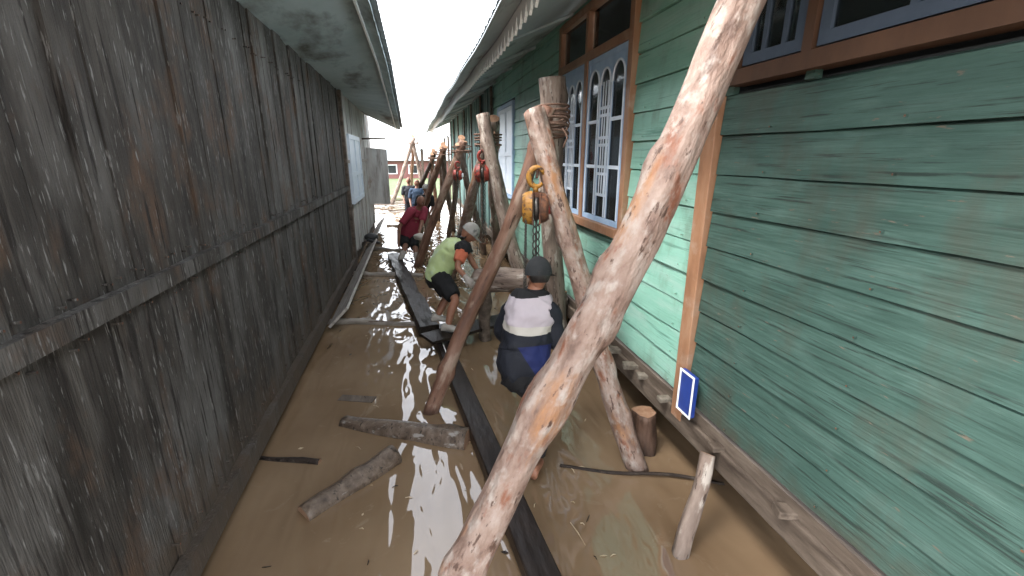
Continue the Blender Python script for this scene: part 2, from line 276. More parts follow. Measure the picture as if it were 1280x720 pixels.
def log(name, p0, p1, r0, r1, m, parent=None, bend=.03, seed=0, knots=5, n=22, lump=.10, flat_top=True, mid=None):
    """tapered, crooked, lumpy trunk from p0 to p1; local Z runs along it so that the bark follows the grain"""
    p0, p1 = Vector(p0), Vector(p1); L_ = (p1-p0).length; steps = max(12, int(L_/.045)); rnd = random.Random(seed+11)
    q = (p1-p0).to_track_quat('Z', 'Y')
    kn = [(rnd.uniform(.06, .94)*L_, rnd.uniform(0, 2*PI), rnd.uniform(.25, .5)) for _ in range(knots)]
    bx, by = rnd.uniform(-1, 1)*bend, rnd.uniform(-1, 1)*bend; ph = rnd.uniform(0, 6)
    vs = []; fs = []
    for i in range(steps+1):
        t = i/steps; z = t*L_; r = r0+(r1-r0)*t
        if mid: r += mid[1]*math.exp(-((t-mid[0])/mid[2])**2)
        ox = bx*math.sin(PI*t)+bend*.45*math.sin(t*9+ph); oy = by*math.sin(PI*t)+bend*.45*math.cos(t*7+ph)
        e0 = bend*.45*math.sin(ph)*(1-t)+bend*.45*math.sin(9+ph)*t; e1 = bend*.45*math.cos(ph)*(1-t)+bend*.45*math.cos(7+ph)*t
        ox -= e0; oy -= e1
        for k in range(n):
            a = 2*PI*k/n; d = 1+lump*noise.noise(Vector((math.cos(a)*1.3+seed*3.1, math.sin(a)*1.3, z*2.2)))*2+lump*.45*noise.noise(Vector((math.cos(a)*3+seed, math.sin(a)*3, z*8)))*2
            for kz, ka, ks in kn:
                da = math.atan2(math.sin(a-ka), math.cos(a-ka)); g = ((z-kz)/(r*.75))**2+(da/.5)**2
                if g < 5: d += ks*(math.exp(-g)-.55*math.exp(-g*7))
            vs.append((ox+math.cos(a)*r*d, oy+math.sin(a)*r*d, z))
    for i in range(steps):
        for k in range(n):
            k2 = (k+1) % n; fs.append((i*n+k, i*n+k2, (i+1)*n+k2, (i+1)*n+k))
    mb = len(fs)
    # sawn ends, slightly dished
    for ring, rev in ((0, True), (steps, False)):
        c = Vector((sum(vs[ring*n+k][0] for k in range(n))/n, sum(vs[ring*n+k][1] for k in range(n))/n, vs[ring*n][2]))
        ci = len(vs); vs.append(tuple(c))
        for k in range(n):
            k2 = (k+1) % n; fs.append((ring*n+k2, ring*n+k, ci) if rev else (ring*n+k, ring*n+k2, ci))
    me = bpy.data.meshes.new(name); me.from_pydata(vs, [], fs); me.materials.append(M[m]); me.materials.append(M['cut_end'])
    me.shade_smooth()
    for p in me.polygons:
        if p.index >= mb: p.material_index = 1; p.use_smooth = False
    o = bpy.data.objects.new(name, me); COL.objects.link(o); o.rotation_mode = 'QUATERNION'; o.rotation_quaternion = q
    o.location = p0-(parent.location if parent else Vector())
    if parent: o.parent = parent
    return o

# ------------------------------------------------------------------ setting: water, field
mb = MB(); mb.add([(-400,-60,0),(400,-60,0),(400,600,0),(-400,600,0)], [(0,1,2,3)])
tag(mb.build('flood_water', 'water', origin=(0,0,0)), 'brown muddy flood water filling the alley between the two houses', 'water', kind='structure')
mb = MB(); nx, ny = 60, 40
vs = [(-60+120*i/nx, 23+200*(j/ny)**1.6, .10+.10*noise.noise(Vector((i*.9, j*.9, 0)))-(.25 if j == 0 else 0)) for j in range(ny+1) for i in range(nx+1)]
mb.add(vs, [(j*(nx+1)+i, j*(nx+1)+i+1, (j+1)*(nx+1)+i+1, (j+1)*(nx+1)+i) for j in range(ny) for i in range(nx)])
tag(mb.build('field', 'grass', origin=(0,23,0), smooth=True), 'green flooded grass field at the far end of the alley', 'field', kind='structure')

# ------------------------------------------------------------------ green house (right)
WX = 1.65
gh = thing('green_house', (WX, 4, 0), 'mint green board house on the right with scalloped white eave and blue window', 'house')
def nails(o):
    o.data.materials.append(M['rust'])
    for p in o.data.polygons:
        if p.area < .00012 and abs(p.normal.x) > .2 or p.area < .00004: p.material_index = 1
    return o
def siding(x, y0, y1, z0, z1, holes, h=.2, seed=1):
    b = MB(); rnd = random.Random(seed); k = 0; z = z0
    while z < z1-.01:
        zt = min(z+h, z1); segs = [(y0, y1)]
        for hy0, hy1, hz0, hz1 in holes:
            if zt > hz0+.02 and z < hz1-.02:
                ns = []
                for a, c in segs:
                    if hy0 > a: ns.append((a, min(c, hy0)))
                    if hy1 < c: ns.append((max(a, hy1), c))
                    if hy0 >= c or hy1 <= a: pass
                segs = [q for q in ns if q[1]-q[0] > .01]
        for a, c in segs:
            cuts = [a]; 
            if c-a > 3.2: cuts += [a+(c-a)*rnd.uniform(.35, .65)]
            cuts.append(c)
            for u, v in zip(cuts, cuts[1:]):
                m_ = max(1, int((v-u)/.3)); g = .004; j = rnd.uniform(-.003, .003); base = len(b.v); off = rnd.uniform(0, 90)
                for q in range(m_+1):
                    y = u+.002+(v-u-.004)*q/m_; w0 = .005*noise.noise(Vector((y*1.6, off, 0)))*2; w1 = .004*noise.noise(Vector((y*1.6, off, 7)))*2; xj = .005*noise.noise(Vector((y*2.1, off, 3)))*2
                    b.v += [Vector(t_) for t_ in ((x-.020+j+xj, y, z+g+w0), (x+.02, y, z+g), (x+.02, y, zt-g+.012), (x-.007+j+xj*.5, y, zt-g+w1))]
                for q in range(m_):
                    for e in range(4): b.f.append((base+q*4+e, base+q*4+(e+1) % 4, base+q*4+4+(e+1) % 4, base+q*4+4+e))
                b.f.append((base, base+1, base+2, base+3)); b.f.append(tuple(base+m_*4+e for e in (3, 2, 1, 0)))
                yn = math.ceil(u/.61)*.61-.55
                while yn < v:
                    if yn > u+.01 and yn < 5.5:
                        zn = z+.035+rnd.uniform(-.008, .008); yy = yn+rnd.uniform(-.01, .01); b.box(x-.031+j, x-.012+j, yy-.0035, yy+.0035, zn-.0035, zn+.0035)
                    yn += .61
        z = zt; k += 1
    return b
W1 = (3.30, 5.05, 1.45, 3.38); W2 = (7.45, 8.8, 1.40, 2.95)
nails(siding(WX, 2.38, 9.4, .60, 3.6, [W1, W2]).build('wall', 'mint', gh))
o = siding(WX, .1, 2.26, .60, 3.6, [(1.75, 2.2, 2.44, 3.3), (.55, 1.7, 2.44, 3.3)], seed=5).build('wall', 'dimmed_green', gh); nails(o); o['label'] = 'weathered green near section of the board wall, dimness painted into its colour'
# backing, so that the joints are dark and not open
mb = MB(); mb.box(WX+.024, WX+.04, -2.2, 3.28, .62, 3.6) if False else None
for a, c, e, f_ in ((2.3,3.28,.62,3.6),(3.28,5.07,.62,1.43),(5.07,7.43,.62,3.6),(7.43,8.82,.62,1.38),(7.43,8.82,2.97,3.6),(8.82,9.4,.62,3.6),(.1,2.3,.62,2.42),(.1,.53,2.42,3.6)):
    mb.box(WX+.034, WX+.05, a, c, e, f_)
mb.build('sheathing', 'room', gh)
# far section of grey green vertical boards
mb = MB(); y = 9.4; rnd = random.Random(3)
while y < 19.5:
    wdt = rnd.uniform(.16, .24); j = rnd.uniform(-.02, .02); mb.box(WX-.02+j, WX+.03, y+.006, y+wdt, .45+rnd.uniform(-.08, .05), 3.5); y += wdt
o = mb.build('wall', 'teal_boards', gh); o['label'] = 'grey green upright boards of the far section'
for y in (9.4, 10.9, 12.6, 14.3, 16.2, 18.0, 19.4): MB().box(WX-.08, WX-.041, y-.05, y+.05, 0, 3.4).build('wall_stud', 'dirty_plank', gh)
# floor, sill beam, joist ends
mb = MB(); mb.box(WX-.02, 6, .1, 19.6, .50, .575); mb.build('floor', 'dirty_plank', gh)
mb = MB(); mb.obox((WX+.03,.1,.43), (WX+.03,19.6,.43), .15, .14); mb.build('sill_beam', 'dirty_plank', gh, bevel=.012)
for y, l in ((2.45,.07),(2.78,.05),(2.95,.09),(3.25,.06),(3.75,.08),(4.2,.04),(4.6,.06),(5.3,.06),(6.1,.06),(1.9,.05),(1.4,.05),(.9,.05)):
    b = MB(); g = (y*7.3) % .03; b.obox((WX-.045-l*.8, y+g, .502+g*.4), (WX+.04, y-g, .50+g*.4), .055+g, .028+g*.5); b.build('joist_end', 'old_block' if y > 2.3 else 'dirty_plank', gh, bevel=.006)
mb = MB(); mb.box(5.9, 6.0, .1, 19.6, -.3, .5); mb.build('back_skirting', 'room', gh)
for x in (2.5, 4.0):
    for y in (1.0, 3.4, 6.0, 9.0, 12.0): log('pile', (x, y, -.3), (x, y, .5), .11, .10, 'dark_log', gh, 0, seed=int(y*7+x), knots=1)
# corner post and near wall window
mb = MB(); mb.box(WX-.05, WX+.05, 2.264, 2.376, .44, 3.4); mb.build('corner_post', 'orange_wood', gh, bevel=.006)

def bar(b, y0, z0, y1, z1, w_, x0, x1):
    """bar in the wall plane between two (y, z) points"""
    p = Vector(((x0+x1)/2, y0, z0)); q = Vector(((x0+x1)/2, y1, z1)); b.obox(p, q, w_, abs(x1-x0), up=(1,0,0))
def frame(b, y0, y1, z0, z1, w_, x0, x1):
    b.box(x0, x1, y0, y0+w_, z0, z1); b.box(x0, x1, y1-w_, y1, z0, z1); b.box(x0, x1, y0+w_, y1-w_, z0, z0+w_); b.box(x0, x1, y0+w_, y1-w_, z1-w_, z1)
def arch(b, y0, y1, zs, x, w_=.02):
    c = (y0+y1)/2; r = (y1-y0)/2; pts = [(x, c+r*math.cos(PI-PI*i/14), zs+r*1.25*math.sin(PI*i/14)) for i in range(15)]
    b.tube(pts, w_/2, 6)
def spandrel(b, y0, y1, zs, zt, x):
    c = (y0+y1)/2; r = (y1-y0)/2; k = 14
    for i in range(k):
        a0, a1 = PI-PI*i/k, PI-PI*(i+1)/k
        q0 = (c+r*math.cos(a0), zs+r*1.25*math.sin(a0)); q1 = (c+r*math.cos(a1), zs+r*1.25*math.sin(a1))
        b.add([(x,q0[0],q0[1]),(x,q1[0],q1[1]),(x,q1[0],zt),(x,q0[0],zt),(x+.02,q0[0],q0[1]),(x+.02,q1[0],q1[1]),(x+.02,q1[0],zt),(x+.02,q0[0],zt)],
              [(0,1,2,3),(7,6,5,4),(0,4,5,1),(1,5,6,2),(2,6,7,3),(3,7,4,0)])
def window_big():
    y0, y1, z0, z1 = W1; f_ = MB(); x0, x1 = WX-.06, WX+.05; zt = 2.92
    f_.box(x0, x1, y0, y0+.07, z0, z1); f_.box(x0, x1, y1-.07, y1, z0, z1)
    f_.box(x0-.02, x1, y0+.07, y1-.07, z0, z0+.075); f_.box(x0, x1, y0+.07, y1-.07, zt, zt+.07); f_.box(x0, x1, y0+.07, y1-.07, z1-.06, z1)
    ym = (y0+y1)/2+.06; f_.box(x0, x1, ym-.035, ym+.035, z0+.075, zt); f_.box(x0, x1, ym-.03, ym+.03, zt+.07, z1-.06)
    fr = f_.build('window', 'orange_wood', gh, bevel=.005)
    for a, c in ((y0+.075, ym-.04), (ym+.04, y1-.075)): 
        xs = WX-.045; 
        make_sash(a, c, z0+.08, zt-.005, fr)
        b = MB(); b.box(WX-.01, WX-.006, a, c, zt+.075, z1-.065); b.build('pane', 'glass', fr)
    b = MB()
    pts = 60
    for a, c in ((y0+.08, ym-.04), (ym+.04, y1-.08)):
        vs = []
        for i in range(pts+1):
            yy = a+(c-a)*i/pts; dx = .012*math.sin(i*1.3)
            vs += [(WX+.08+dx, yy, 2.36+.02*math.sin(i*.7)), (WX+.08+dx, yy, 2.62)]
        b.add(vs, [(2*i, 2*i+2, 2*i+3, 2*i+1) for i in range(pts)])
        vs = []
    b.build('curtain', 'curtain', fr)
    b = MB(); b.box(WX+.12, WX+.13, y0, y1, 2.27, 2.31); b.build('curtain_rail', 'white', fr)
    b = MB(); b.box(WX+.9, WX+.95, y0-.8, y1+.8, z0-.4, z1); b.build('room_back', 'room', fr)
def make_sash(y0, y1, z0, z1, parent):
    # sub-parts hang directly under the window part (thing > part > sub-part)
    xs = WX-.045; w_ = .045; b = MB()
    frame(b, y0, y1, z0, z1, w_, xs, xs+.022)
    iy0, iy1 = y0+w_, y1-w_; wd = (iy1-iy0); c1 = iy0+wd*.34; c2 = iy0+wd*.66; zs = z1-.24
    for c in (c1, c2): b.box(xs+.002, xs+.013, c-.014, c+.014, z0+w_, zs)
    cols = ((iy0, c1-.014), (c1+.014, c2-.014), (c2+.014, iy1))
    for a, c in cols: spandrel(b, a, c, zs, z1-w_, xs+.006)
    for c in (c1, c2): b.box(xs+.006, xs+.026, c-.014, c+.014, zs, z1-w_)
    b.build('sash_frame', 'blue_frame', parent)
    b = MB()
    for a, c in cols: arch(b, a+.006, c-.006, zs, xs+.001, .018)
    for a, c in cols:
        for yy in (a+.006, c-.006): b.box(xs-.007, xs-.001, yy-.007, yy+.007, z0+w_+.01, zs)
    for a, c in (cols[0], cols[2]):
        for zz in (z0+.48, z0+.86): b.box(xs+.001, xs+.012, a, c, zz-.014, zz+.014)
    b.build('glazing_bars', 'pale_blue', parent)
    b = MB(); a, c = cols[1]
    for k in range(1, 4):
        yy = a+(c-a)*k/4; b.box(xs+.004, xs+.008, yy-.009, yy+.009, z0+.25, zs+.02)
    for zz in (z0+.24, z0+.42, z0+.48, z0+.66, z0+.72, z0+.90, z0+.96): b.box(xs+.003, xs+.009, a, c, zz-.012, zz+.012)
    b.build('grille', 'pale_blue', parent)
    b = MB(); b.box(xs+.014, xs+.018, y0+.02, y1-.02, z0+.02, z1-.02); b.build('pane', 'glass', parent)
window_big()
# closed pale blue shutters further along
mb = MB(); frame(mb, W2[0], W2[1], W2[2], W2[3], .06, WX-.05, WX+.03); fr = mb.build('window', 'blue_frame', gh)
ym = (W2[0]+W2[1])/2
for a, c in ((W2[0]+.065, ym-.005), (ym+.005, W2[1]-.065)):
    b = MB(); b.box(WX-.03, WX+.0, a, c, W2[2]+.065, W2[3]-.065)
    frame(b, a+.002, c-.002, W2[2]+.067, W2[3]-.067, .06, WX-.042, WX-.03); b.box(WX-.042, WX-.03, a+.062, c-.062, 2.1, 2.17)
    b.build('shutter', 'pale_blue', fr)
# near wall: high window, its dimness put into the frame colours
mb = MB(); frame(mb, .55, 2.2, 2.44, 3.3, .07, WX-.06, WX+.04); mb.box(WX-.06, WX+.04, 1.70, 1.75, 2.51, 3.23); fr = mb.build('window', 'dim_orange', gh); fr['label'] = 'high window of the green near section, dimmed in its colours'
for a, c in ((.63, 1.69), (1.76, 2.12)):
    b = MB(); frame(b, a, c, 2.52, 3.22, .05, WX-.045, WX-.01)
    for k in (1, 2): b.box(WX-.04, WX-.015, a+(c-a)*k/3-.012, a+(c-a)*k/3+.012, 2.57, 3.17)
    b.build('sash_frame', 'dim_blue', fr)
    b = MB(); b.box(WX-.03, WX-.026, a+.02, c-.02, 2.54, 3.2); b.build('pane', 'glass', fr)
b = MB(); b.box(WX+.3, WX+.32, .3, 2.5, 2.2, 3.5); b.build('room_back', 'room', fr)
# roof: soffit, sheet, scalloped fascia
Y0, Y1 = -2.2, 20.5  # roof run on unseen behind the camera to shade the near end
def eave_dz(y): return .02*math.sin(y*.9)+.012*math.sin(y*2.3+1)
def strip(b, prof, y0, y1, n, corr=0, thick=.012):
    """sheet with an (x, z) profile swept along Y"""
    k = len(prof); base = len(b.v)
    for i in range(n+1):
        y = y0+(y1-y0)*i/n; dz = eave_dz(y)+(corr*math.sin(i*PI/2) if corr else 0)
        for x, z in prof: b.v.append(Vector((x, y, z+dz)))
        for x, z in prof: b.v.append(Vector((x, y, z+dz+thick)))
    for i in range(n):
        q0 = base+i*2*k; q1 = q0+2*k
        for j in range(k-1):
            b.f.append((q0+j, q0+j+1, q1+j+1, q1+j)); b.f.append((q0+k+j+1, q0+k+j, q1+k+j, q1+k+j+1))
        b.f.append((q0, q1, q1+k, q0+k)); b.f.append((q0+k-1, q0+2*k-1, q1+2*k-1, q1+k-1))
    for q in (base, base+n*2*k):
        for j in range(k-1): b.f.append((q+j, q+j+1, q+k+j+1, q+k+j))
mb = MB(); strip(mb, [(.63, 3.10), (.95, 3.215), (1.8, 3.62), (5.0, 5.1)], Y0, Y1, int((Y1-Y0)/.045), corr=.010, thick=.004); mb.build('roof', 'zinc', gh)
mb = MB(); strip(mb, [(.95, 3.185), (WX+.06, 3.50)], Y0, Y1, 60, thick=.015); mb.build('soffit', 'soffit', gh)
mb = MB(); PW = .15; n = int((Y1-Y0)/PW)
for i in range(n):       # one pointed lobe each, with a drilled hole above the cleft
    y = Y0+i*PW; dz = eave_dz(y+PW/2); zt = 3.155+dz; k = 12
    out = [(y, zt)]+[(y+PW*j/k, zt-.065-.105*(1-abs(2*j/k-1)**1.3)-(.014 if j in (3, 9) else 0)) for j in range(k+1)]+[(y+PW, zt)]
    c = len(out); vs = [(.815, a, z) for a, z in out]+[(.835, a, z) for a, z in out]
    mb.add(vs, [tuple(range(c)), tuple(reversed(range(c, 2*c)))]+[(j, (j+1) % c, c+(j+1) % c, c+j) for j in range(c)])
mb.build('scalloped_fascia', 'white', gh)
mb = MB(); strip(mb, [(.635, 3.072), (.65, 3.068), (.81, 3.13)], Y0, Y1, 120, thick=.014); mb.build('eave_board', 'eave_board', gh)
for i in range(14):
    y = .4+i*1.45; MB().obox((.97, y, 3.168), (WX, y, 3.445), .05, .03).build('rafter', 'soffit', gh)

tag(MB().box(WX-.085, WX-.055, 2.12, 2.262, .56, .83).build('enamel_plate', 'blue_enamel', None, bevel=.003), 'deep blue enamel plate with pale rim low on the green house corner', 'plate')
o = bpy.data.objects['enamel_plate']; b = MB(); frame(b, 2.115, 2.263, .555, .835, .012, WX-.092, WX-.087); q = b.build('rim', 'white'); q.parent = o; q.location = q.location-o.location

# ------------------------------------------------------------------ weathered house (left)
LX = -1.2
lh = thing('weathered_house', (LX, 7, 0), 'weathered grey board house on the left with blue grey eave over the water', 'house')
def vboards(x, y0, y1, z0, z1, seed, smin=.16, smax=.3, out=1):
    b = MB(); rnd = random.Random(seed); y = y0
    while y < y1-.02:
        wd = min(rnd.uniform(smin, smax), y1-y); j = rnd.uniform(-.012, .012); zz = z0+rnd.uniform(-.05, .08); t = rnd.uniform(-.01, .01)
        b.add([(x-.04,y+.004,zz),(x+j,y+.004,zz),(x+j+t,y+wd-.003,zz),(x-.04,y+wd-.003,zz),(x-.04,y+.004,z1),(x+j,y+.004,z1),(x+j+t,y+wd-.003,z1),(x-.04,y+wd-.003,z1)],
              [(0,3,2,1),(4,5,6,7),(0,1,5,4),(1,2,6,5),(2,3,7,6),(3,0,4,7)]); 
        for zn in (.32, 1.46, 1.62, 2.9):
            for yn in (y+.03, y+wd-.03):
                if out and y < 6 and wd > .1: q = zn+rnd.uniform(-.02, .02); b.box(x-.02, x+.018, yn-.004, yn+.004, q-.004, q+.004)
        y += wd
    return b
vboards(LX, 8.95, 14.4, .18, 2.0, 3).build('wall', 'old_boards', lh)
o = vboards(LX+.012, 9.0, 14.4, 2.012, 3.3, 8, .3, .6).build('wall', 'old_boards', lh); 
mb = MB(); mb.box(LX-.01, LX+.045, 8.9, 14.42, 1.97, 2.03); mb.build('batten', 'plank', lh)
o = vboards(LX, .6, 8.8, .12, 3.3, 6).build('wall', 'dimmed_boards', lh); nails(o); o['label'] = 'near boards of the wall with dimness painted into their colour'
mb = MB(); mb.box(LX-.02, LX+.05, 8.81, 8.94, 0, 3.3); mb.build('corner_post', 'dirty_plank', lh, bevel=.008)
mb = MB(); mb.box(LX-.01, LX+.04, .6, 8.8, 1.5, 1.58); mb.box(LX-.01, LX+.05, .6, 8.8, .10, .24); mb.build('rail', 'dimmed_boards', lh)
mb = MB(); mb.box(LX-.1, LX-.045, .6, 14.4, -.2, 3.3); mb.box(LX-3, LX-.05, 14.34, 14.4, -.2, 3.3); mb.build('inner_wall', 'dimmed_boards', lh)
mb = MB(); mb.box(LX+.004, LX+.05, 9.25, 11.1, 1.2, 2.5); frame(mb, 9.25, 11.1, 1.2, 2.5, .09, LX+.05, LX+.07); mb.box(LX+.05, LX+.07, 9.34, 11.01, 1.72, 1.80); mb.box(LX+.05, LX+.07, 10.14, 10.22, 1.29, 1.72); mb.box(LX+.05, LX+.07, 10.14, 10.22, 1.80, 2.41)
o = mb.build('shutter', 'pale_blue', lh); o['label'] = 'closed pale painted shutter'
b = MB(); b.add([(LX+.0,12.9,.85),(LX+.0,12.93,.85),(-.66,13.1,.82),(-.66,13.07,.82),(LX+.0,12.9,2.32),(LX+.0,12.93,2.32),(-.66,13.1,2.27),(-.66,13.07,2.27)], [(0,1,2,3),(4,7,6,5),(0,3,7,4),(3,2,6,7),(2,1,5,6),(1,0,4,5)])
for x in (-1.02, -.84): b.obox((x, 13.0-.02, .86), (x, 13.0-.02, 2.28), .006, .03)
o = b.build('shutter', 'old_boards', lh); o['label'] = 'open grey board shutter standing out from the wall'
mb = MB(); mb.obox((LX-.2, 12.2, 2.50), (-.62, 12.2, 2.53), .05, .04); mb.build('outrigger', 'dirty_plank', lh)
LE = [(-2.5, 3.46), (4.8, 3.46), (7.0, 3.33), (10.4, 2.82)]
def lerp_edge(y):
    for (a, za), (c, zc) in zip(LE, LE[1:]):
        if y <= c: return za+(zc-za)*(y-a)/(c-a)
    return LE[-1][1]
b = MB(); prof = 60; ys = [-1+(13.4+1)*i/120 for i in range(121)]  # eave and roof extended behind the camera, out of view, to cut near light
def edge_z(y):
    pts = [(-2.5, 3.47), (4.0, 3.44), (7.0, 3.30), (13.4, 2.78)]
    for (a, za), (c, zc) in zip(pts, pts[1:]):
        if y <= c: return za+(zc-za)*(y-a)/(c-a)
    return pts[-1][1]
for i, y in enumerate(ys):
    ez = edge_z(y)+.008*math.sin(i*1.7); dx = .05*max(0, min(1, (7-y)/4)); b.v += [Vector((-.26-dx-.004*(i % 2), y, ez)), Vector((-.40-dx, y, ez+.04)), Vector((-1.25, y, 3.2)), Vector((-1.25, y, 3.55+.0)), Vector((-.26-dx, y, ez+.03))]
for i in range(120):
    for j in range(5): b.f.append((i*5+j, i*5+(j+1) % 5, (i+1)*5+(j+1) % 5, (i+1)*5+j))
b.f.append((4,3,2,1,0)); b.f.append(tuple(600+j for j in range(5)))
b.build('soffit', 'soffit', lh)
b = MB()
for i in range(120):
    y, y2 = ys[i], ys[i+1]; dx = .05*max(0, min(1, (7-y)/4)); b.obox((-.385-dx, y, edge_z(y)+.012), (-.385-dx, y2, edge_z(y2)+.012), .02, .045)
b.build('eave_trim', 'white', lh)
b = MB()
for i, y in enumerate([-1.1+14.7*k/200 for k in range(201)]):
    ez = edge_z(y)+.05+.010*math.sin(i*PI/2); b.v += [Vector((-.20-.05*max(0, min(1, (7-y)/4)), y, ez)), Vector((-1.25, y, ez*.35+3.65*.65+.1)), Vector((-4, y, 5.2))]
for i in range(200):
    for j in range(2): b.f.append((i*3+j, i*3+j+1, (i+1)*3+j+1, (i+1)*3+j))
b.build('roof', 'zinc', lh)
b = MB(); b.obox((-.30, 12.6, 2.98), (-.24, 12.9, 3.2), .02, .12); b.build('loose_roof_board', 'old_boards', lh)

# planks along the foot of the left wall
def plank(name, p0, p1, wd, th, m, label, cat='plank', group=None, up=(0,0,1)):
    o = MB().obox(p0, p1, wd, th, up).build(name, m, None, bevel=.004)
    return tag(o, label, cat, group)
plank('ledge_plank', (-1.02, 5.6, .16), (-1.02, 10.6, .16), .34, .035, 'plank', 'long grey ledge board tilted against the foot of the left wall', up=(-.75, 0, .75))
plank('ledge_plank', (-1.04, 10.9, .18), (-1.04, 14.2, .20), .30, .035, 'plank', 'shorter grey ledge board beyond the black bundle at the left wall', up=(-.75, 0, .75))
b = MB(); 
b.ball((-1.02, 10.72, .30), .16, 20, 14, (1, .9, .62), fn=lambda p: p*(1+.18*noise.noise(p*9)))
b.torus((-.98, 10.6, .22), (.3, .2, 1), .13, .035, 22, 8)
tag(b.build('rubber_bundle', 'black_rubber', None, smooth=True), 'crumpled black rubber bundle wedged on the ledge at the left wall', 'bundle')

# poles lying across the water from the left wall
def wpole(x0, y0, x1, y1, r, m, label, seed, z=.01, group=None):
    o = log('floating_pole', onz(x0, y0, z), onz(x1, y1, z), r, r*.8, m, None, .02, seed, 3, 12, .08)
    return tag(o, label, 'pole', group)
wpole(395, 403, 524, 405, .045, 'pale_pole', 'pale pole lying across the water at the green shirted worker\'s feet', 1)
wpole(440, 342, 530, 345, .055, 'pale_pole', 'pale pole across the water beside the maroon shirted worker', 2)
wpole(466, 311, 503, 313, .055, 'pale_pole', 'short pole across the water by the black rubber bundle', 3)
wpole(484, 282, 514, 283, .045, 'dirty_plank', 'dark pole across the water below the open board shutter', 4)
wpole(486, 264, 520, 262, .05, 'dirty_plank', 'farthest dark pole across the water before the plank pile', 5)
wpole(700, 582, 905, 605, .013, 'dark_log', 'thin dark pole awash between the black beam and the green house', 6, z=.004)
wpole(255, 560, 400, 578, .03, 'dark_log', 'dark pole awash beside the darkened near wall', 9, z=.004)

# beams down the middle of the alley
a, c = onz(491, 318, .05), onz(537, 415, .06); a.z = .02; c.z = .08
o = MB(); NS = 70; ax = (c-a).normalized(); sdv = ax.cross(V3u(0,0,1)).normalized() if False else ax.cross(Vector((0,0,1))).normalized()
sec = [(-1,-1),(0,-1.05),(1,-1),(1.05,0),(1,1),(.5,1.04),(0,1.0),(-.5,1.05),(-1,1),(-1.05,0)]
for i in range(NS+1):
    t = i/NS; p = a.lerp(c, t)
    for j, (u, v) in enumerate(sec):
        g = 1+.13*noise.noise(Vector((u*1.7, v*1.7, t*9)))*2+.04*noise.noise(Vector((u*5, v*5, t*26)))*2
        o.v.append(p+sdv*u*.115*g+Vector((0,0,1))*v*.062*g)
k = len(sec)
for i in range(NS):
    for j in range(k): o.f.append((i*k+j, i*k+(j+1) % k, (i+1)*k+(j+1) % k, (i+1)*k+j))
o.f.append(tuple(range(k))); o.f.append(tuple(NS*k+j for j in range(k)))
tag(o.build('dark_beam', 'rough_beam', None, bevel=.006), 'rough black squared beam afloat between the maroon and green shirted workers', 'beam')
a, c = onz(545, 408, .05), onz(685, 735, .10); e_ = c-a
tag(MB().obox(a-(e_)*0.0+Vector((0,0,-.02)), c+e_*.15+Vector((0,0,-.02)), .165, .10).build('dark_beam', 'wet_beam', None, bevel=.010), 'smooth wet black beam running under the nearest leaning log', 'beam')
o = MB().tube([onz(549, 416, .10), onz(556, 436, .10), onz(566, 462, .09), onz(571, 480, .08)], .008, 8).build('white_cord', 'white_rope', None, smooth=True); tag(o, 'thin white cord trailing along the black beam near the green shirted worker', 'cord')

# floating logs at lower left
p0, p1 = onz(430, 527, 0), onz(586, 553, .0); p0.z = -.05; p1.z = .015
tag(log('floating_log', p0, p1, .09, .098, 'birch_log', None, .01, 31, 3, lump=.06), 'half sunk grey log with sawn orange end, left of the black beam', 'log')
p0, p1 = onz(380, 645, 0), onz(494, 574, .0); p0.z = -.01; p1.z = .045
tag(log('floating_log', p0, p1, .072, .076, 'birch_log', None, .01, 37, 2, lump=.06), 'short grey barked log end floating nearest the camera at left', 'log')
p0, p1 = onz(425, 497, 0), onz(468, 500, .0)
tag(MB().obox(p0+Vector((0,0,-.012)), p1+Vector((0,0,-.008)), .10, .03).build('sunken_plank', 'dirty_plank', None), 'brown plank just awash above the half sunk grey log', 'plank')
rnd = random.Random(5)
for i, (x, y) in enumerate([(456,497),(470,508),(448,560),(494,608),(511,622),(452,661),(460,703),(716,588),(722,667),(735,648),(728,655),(716,628),(744,697),(600,700),(520,690)]):
    p = onz(x, y, .004); a = rnd.uniform(0, PI); l = rnd.uniform(.01, .03)
    if i == 8: a = 1.75; l = .085
    d = Vector((math.cos(a), math.sin(a), .05))
    tag(MB().tube([p-d*l, p+Vector((.003,.002,.004)), p+d*l], [.002, .0035, .002], 6).build('floating_twig', 'leaf' if i % 3 else 'dark_log', None),
        ['tiny straw coloured twig afloat by the floating logs', 'long thin pale twig afloat right of the black beam', 'tiny straw coloured bit afloat beside the black beam'][1 if i == 8 else (2 if i > 6 and i < 13 else 0)], 'twig', 'bits of twig afloat on the brown water')
rnd = random.Random(21)
for i in range(34):
    x = rnd.uniform(-.95, 1.45); y = rnd.uniform(1.75, 5.5); l = rnd.uniform(.008, .03); a = rnd.uniform(0, PI); d = V0(math.cos(a), math.sin(a))*l; p = Vector((x, y, .004))
    b = MB(); kk = 6 if i % 2 else 9; wd = l*rnd.uniform(.25, .6); n_ = Vector((-d.y, d.x, 0)).normalized()
    if i % 3: b.add([p-d, p-d*.2+n_*wd+Vector((0,0,.002)), p+d, p-d*.1-n_*wd], [(0,1,2,3)]); b.add([v-Vector((0,0,.0015)) for v in b.v[:4]], [(3,2,1,0)])
    else: b.tube([p-d, p+n_*wd*.4+Vector((0,0,.003)), p+d], [.0015, .003, .0015], 6)
    tag(b.build('floating_leaf', 'leaf' if i % 4 else 'dark_log', None), 'small leaf or chip afloat on open brown water', 'leaf', 'small leaves and chips afloat on the brown water')
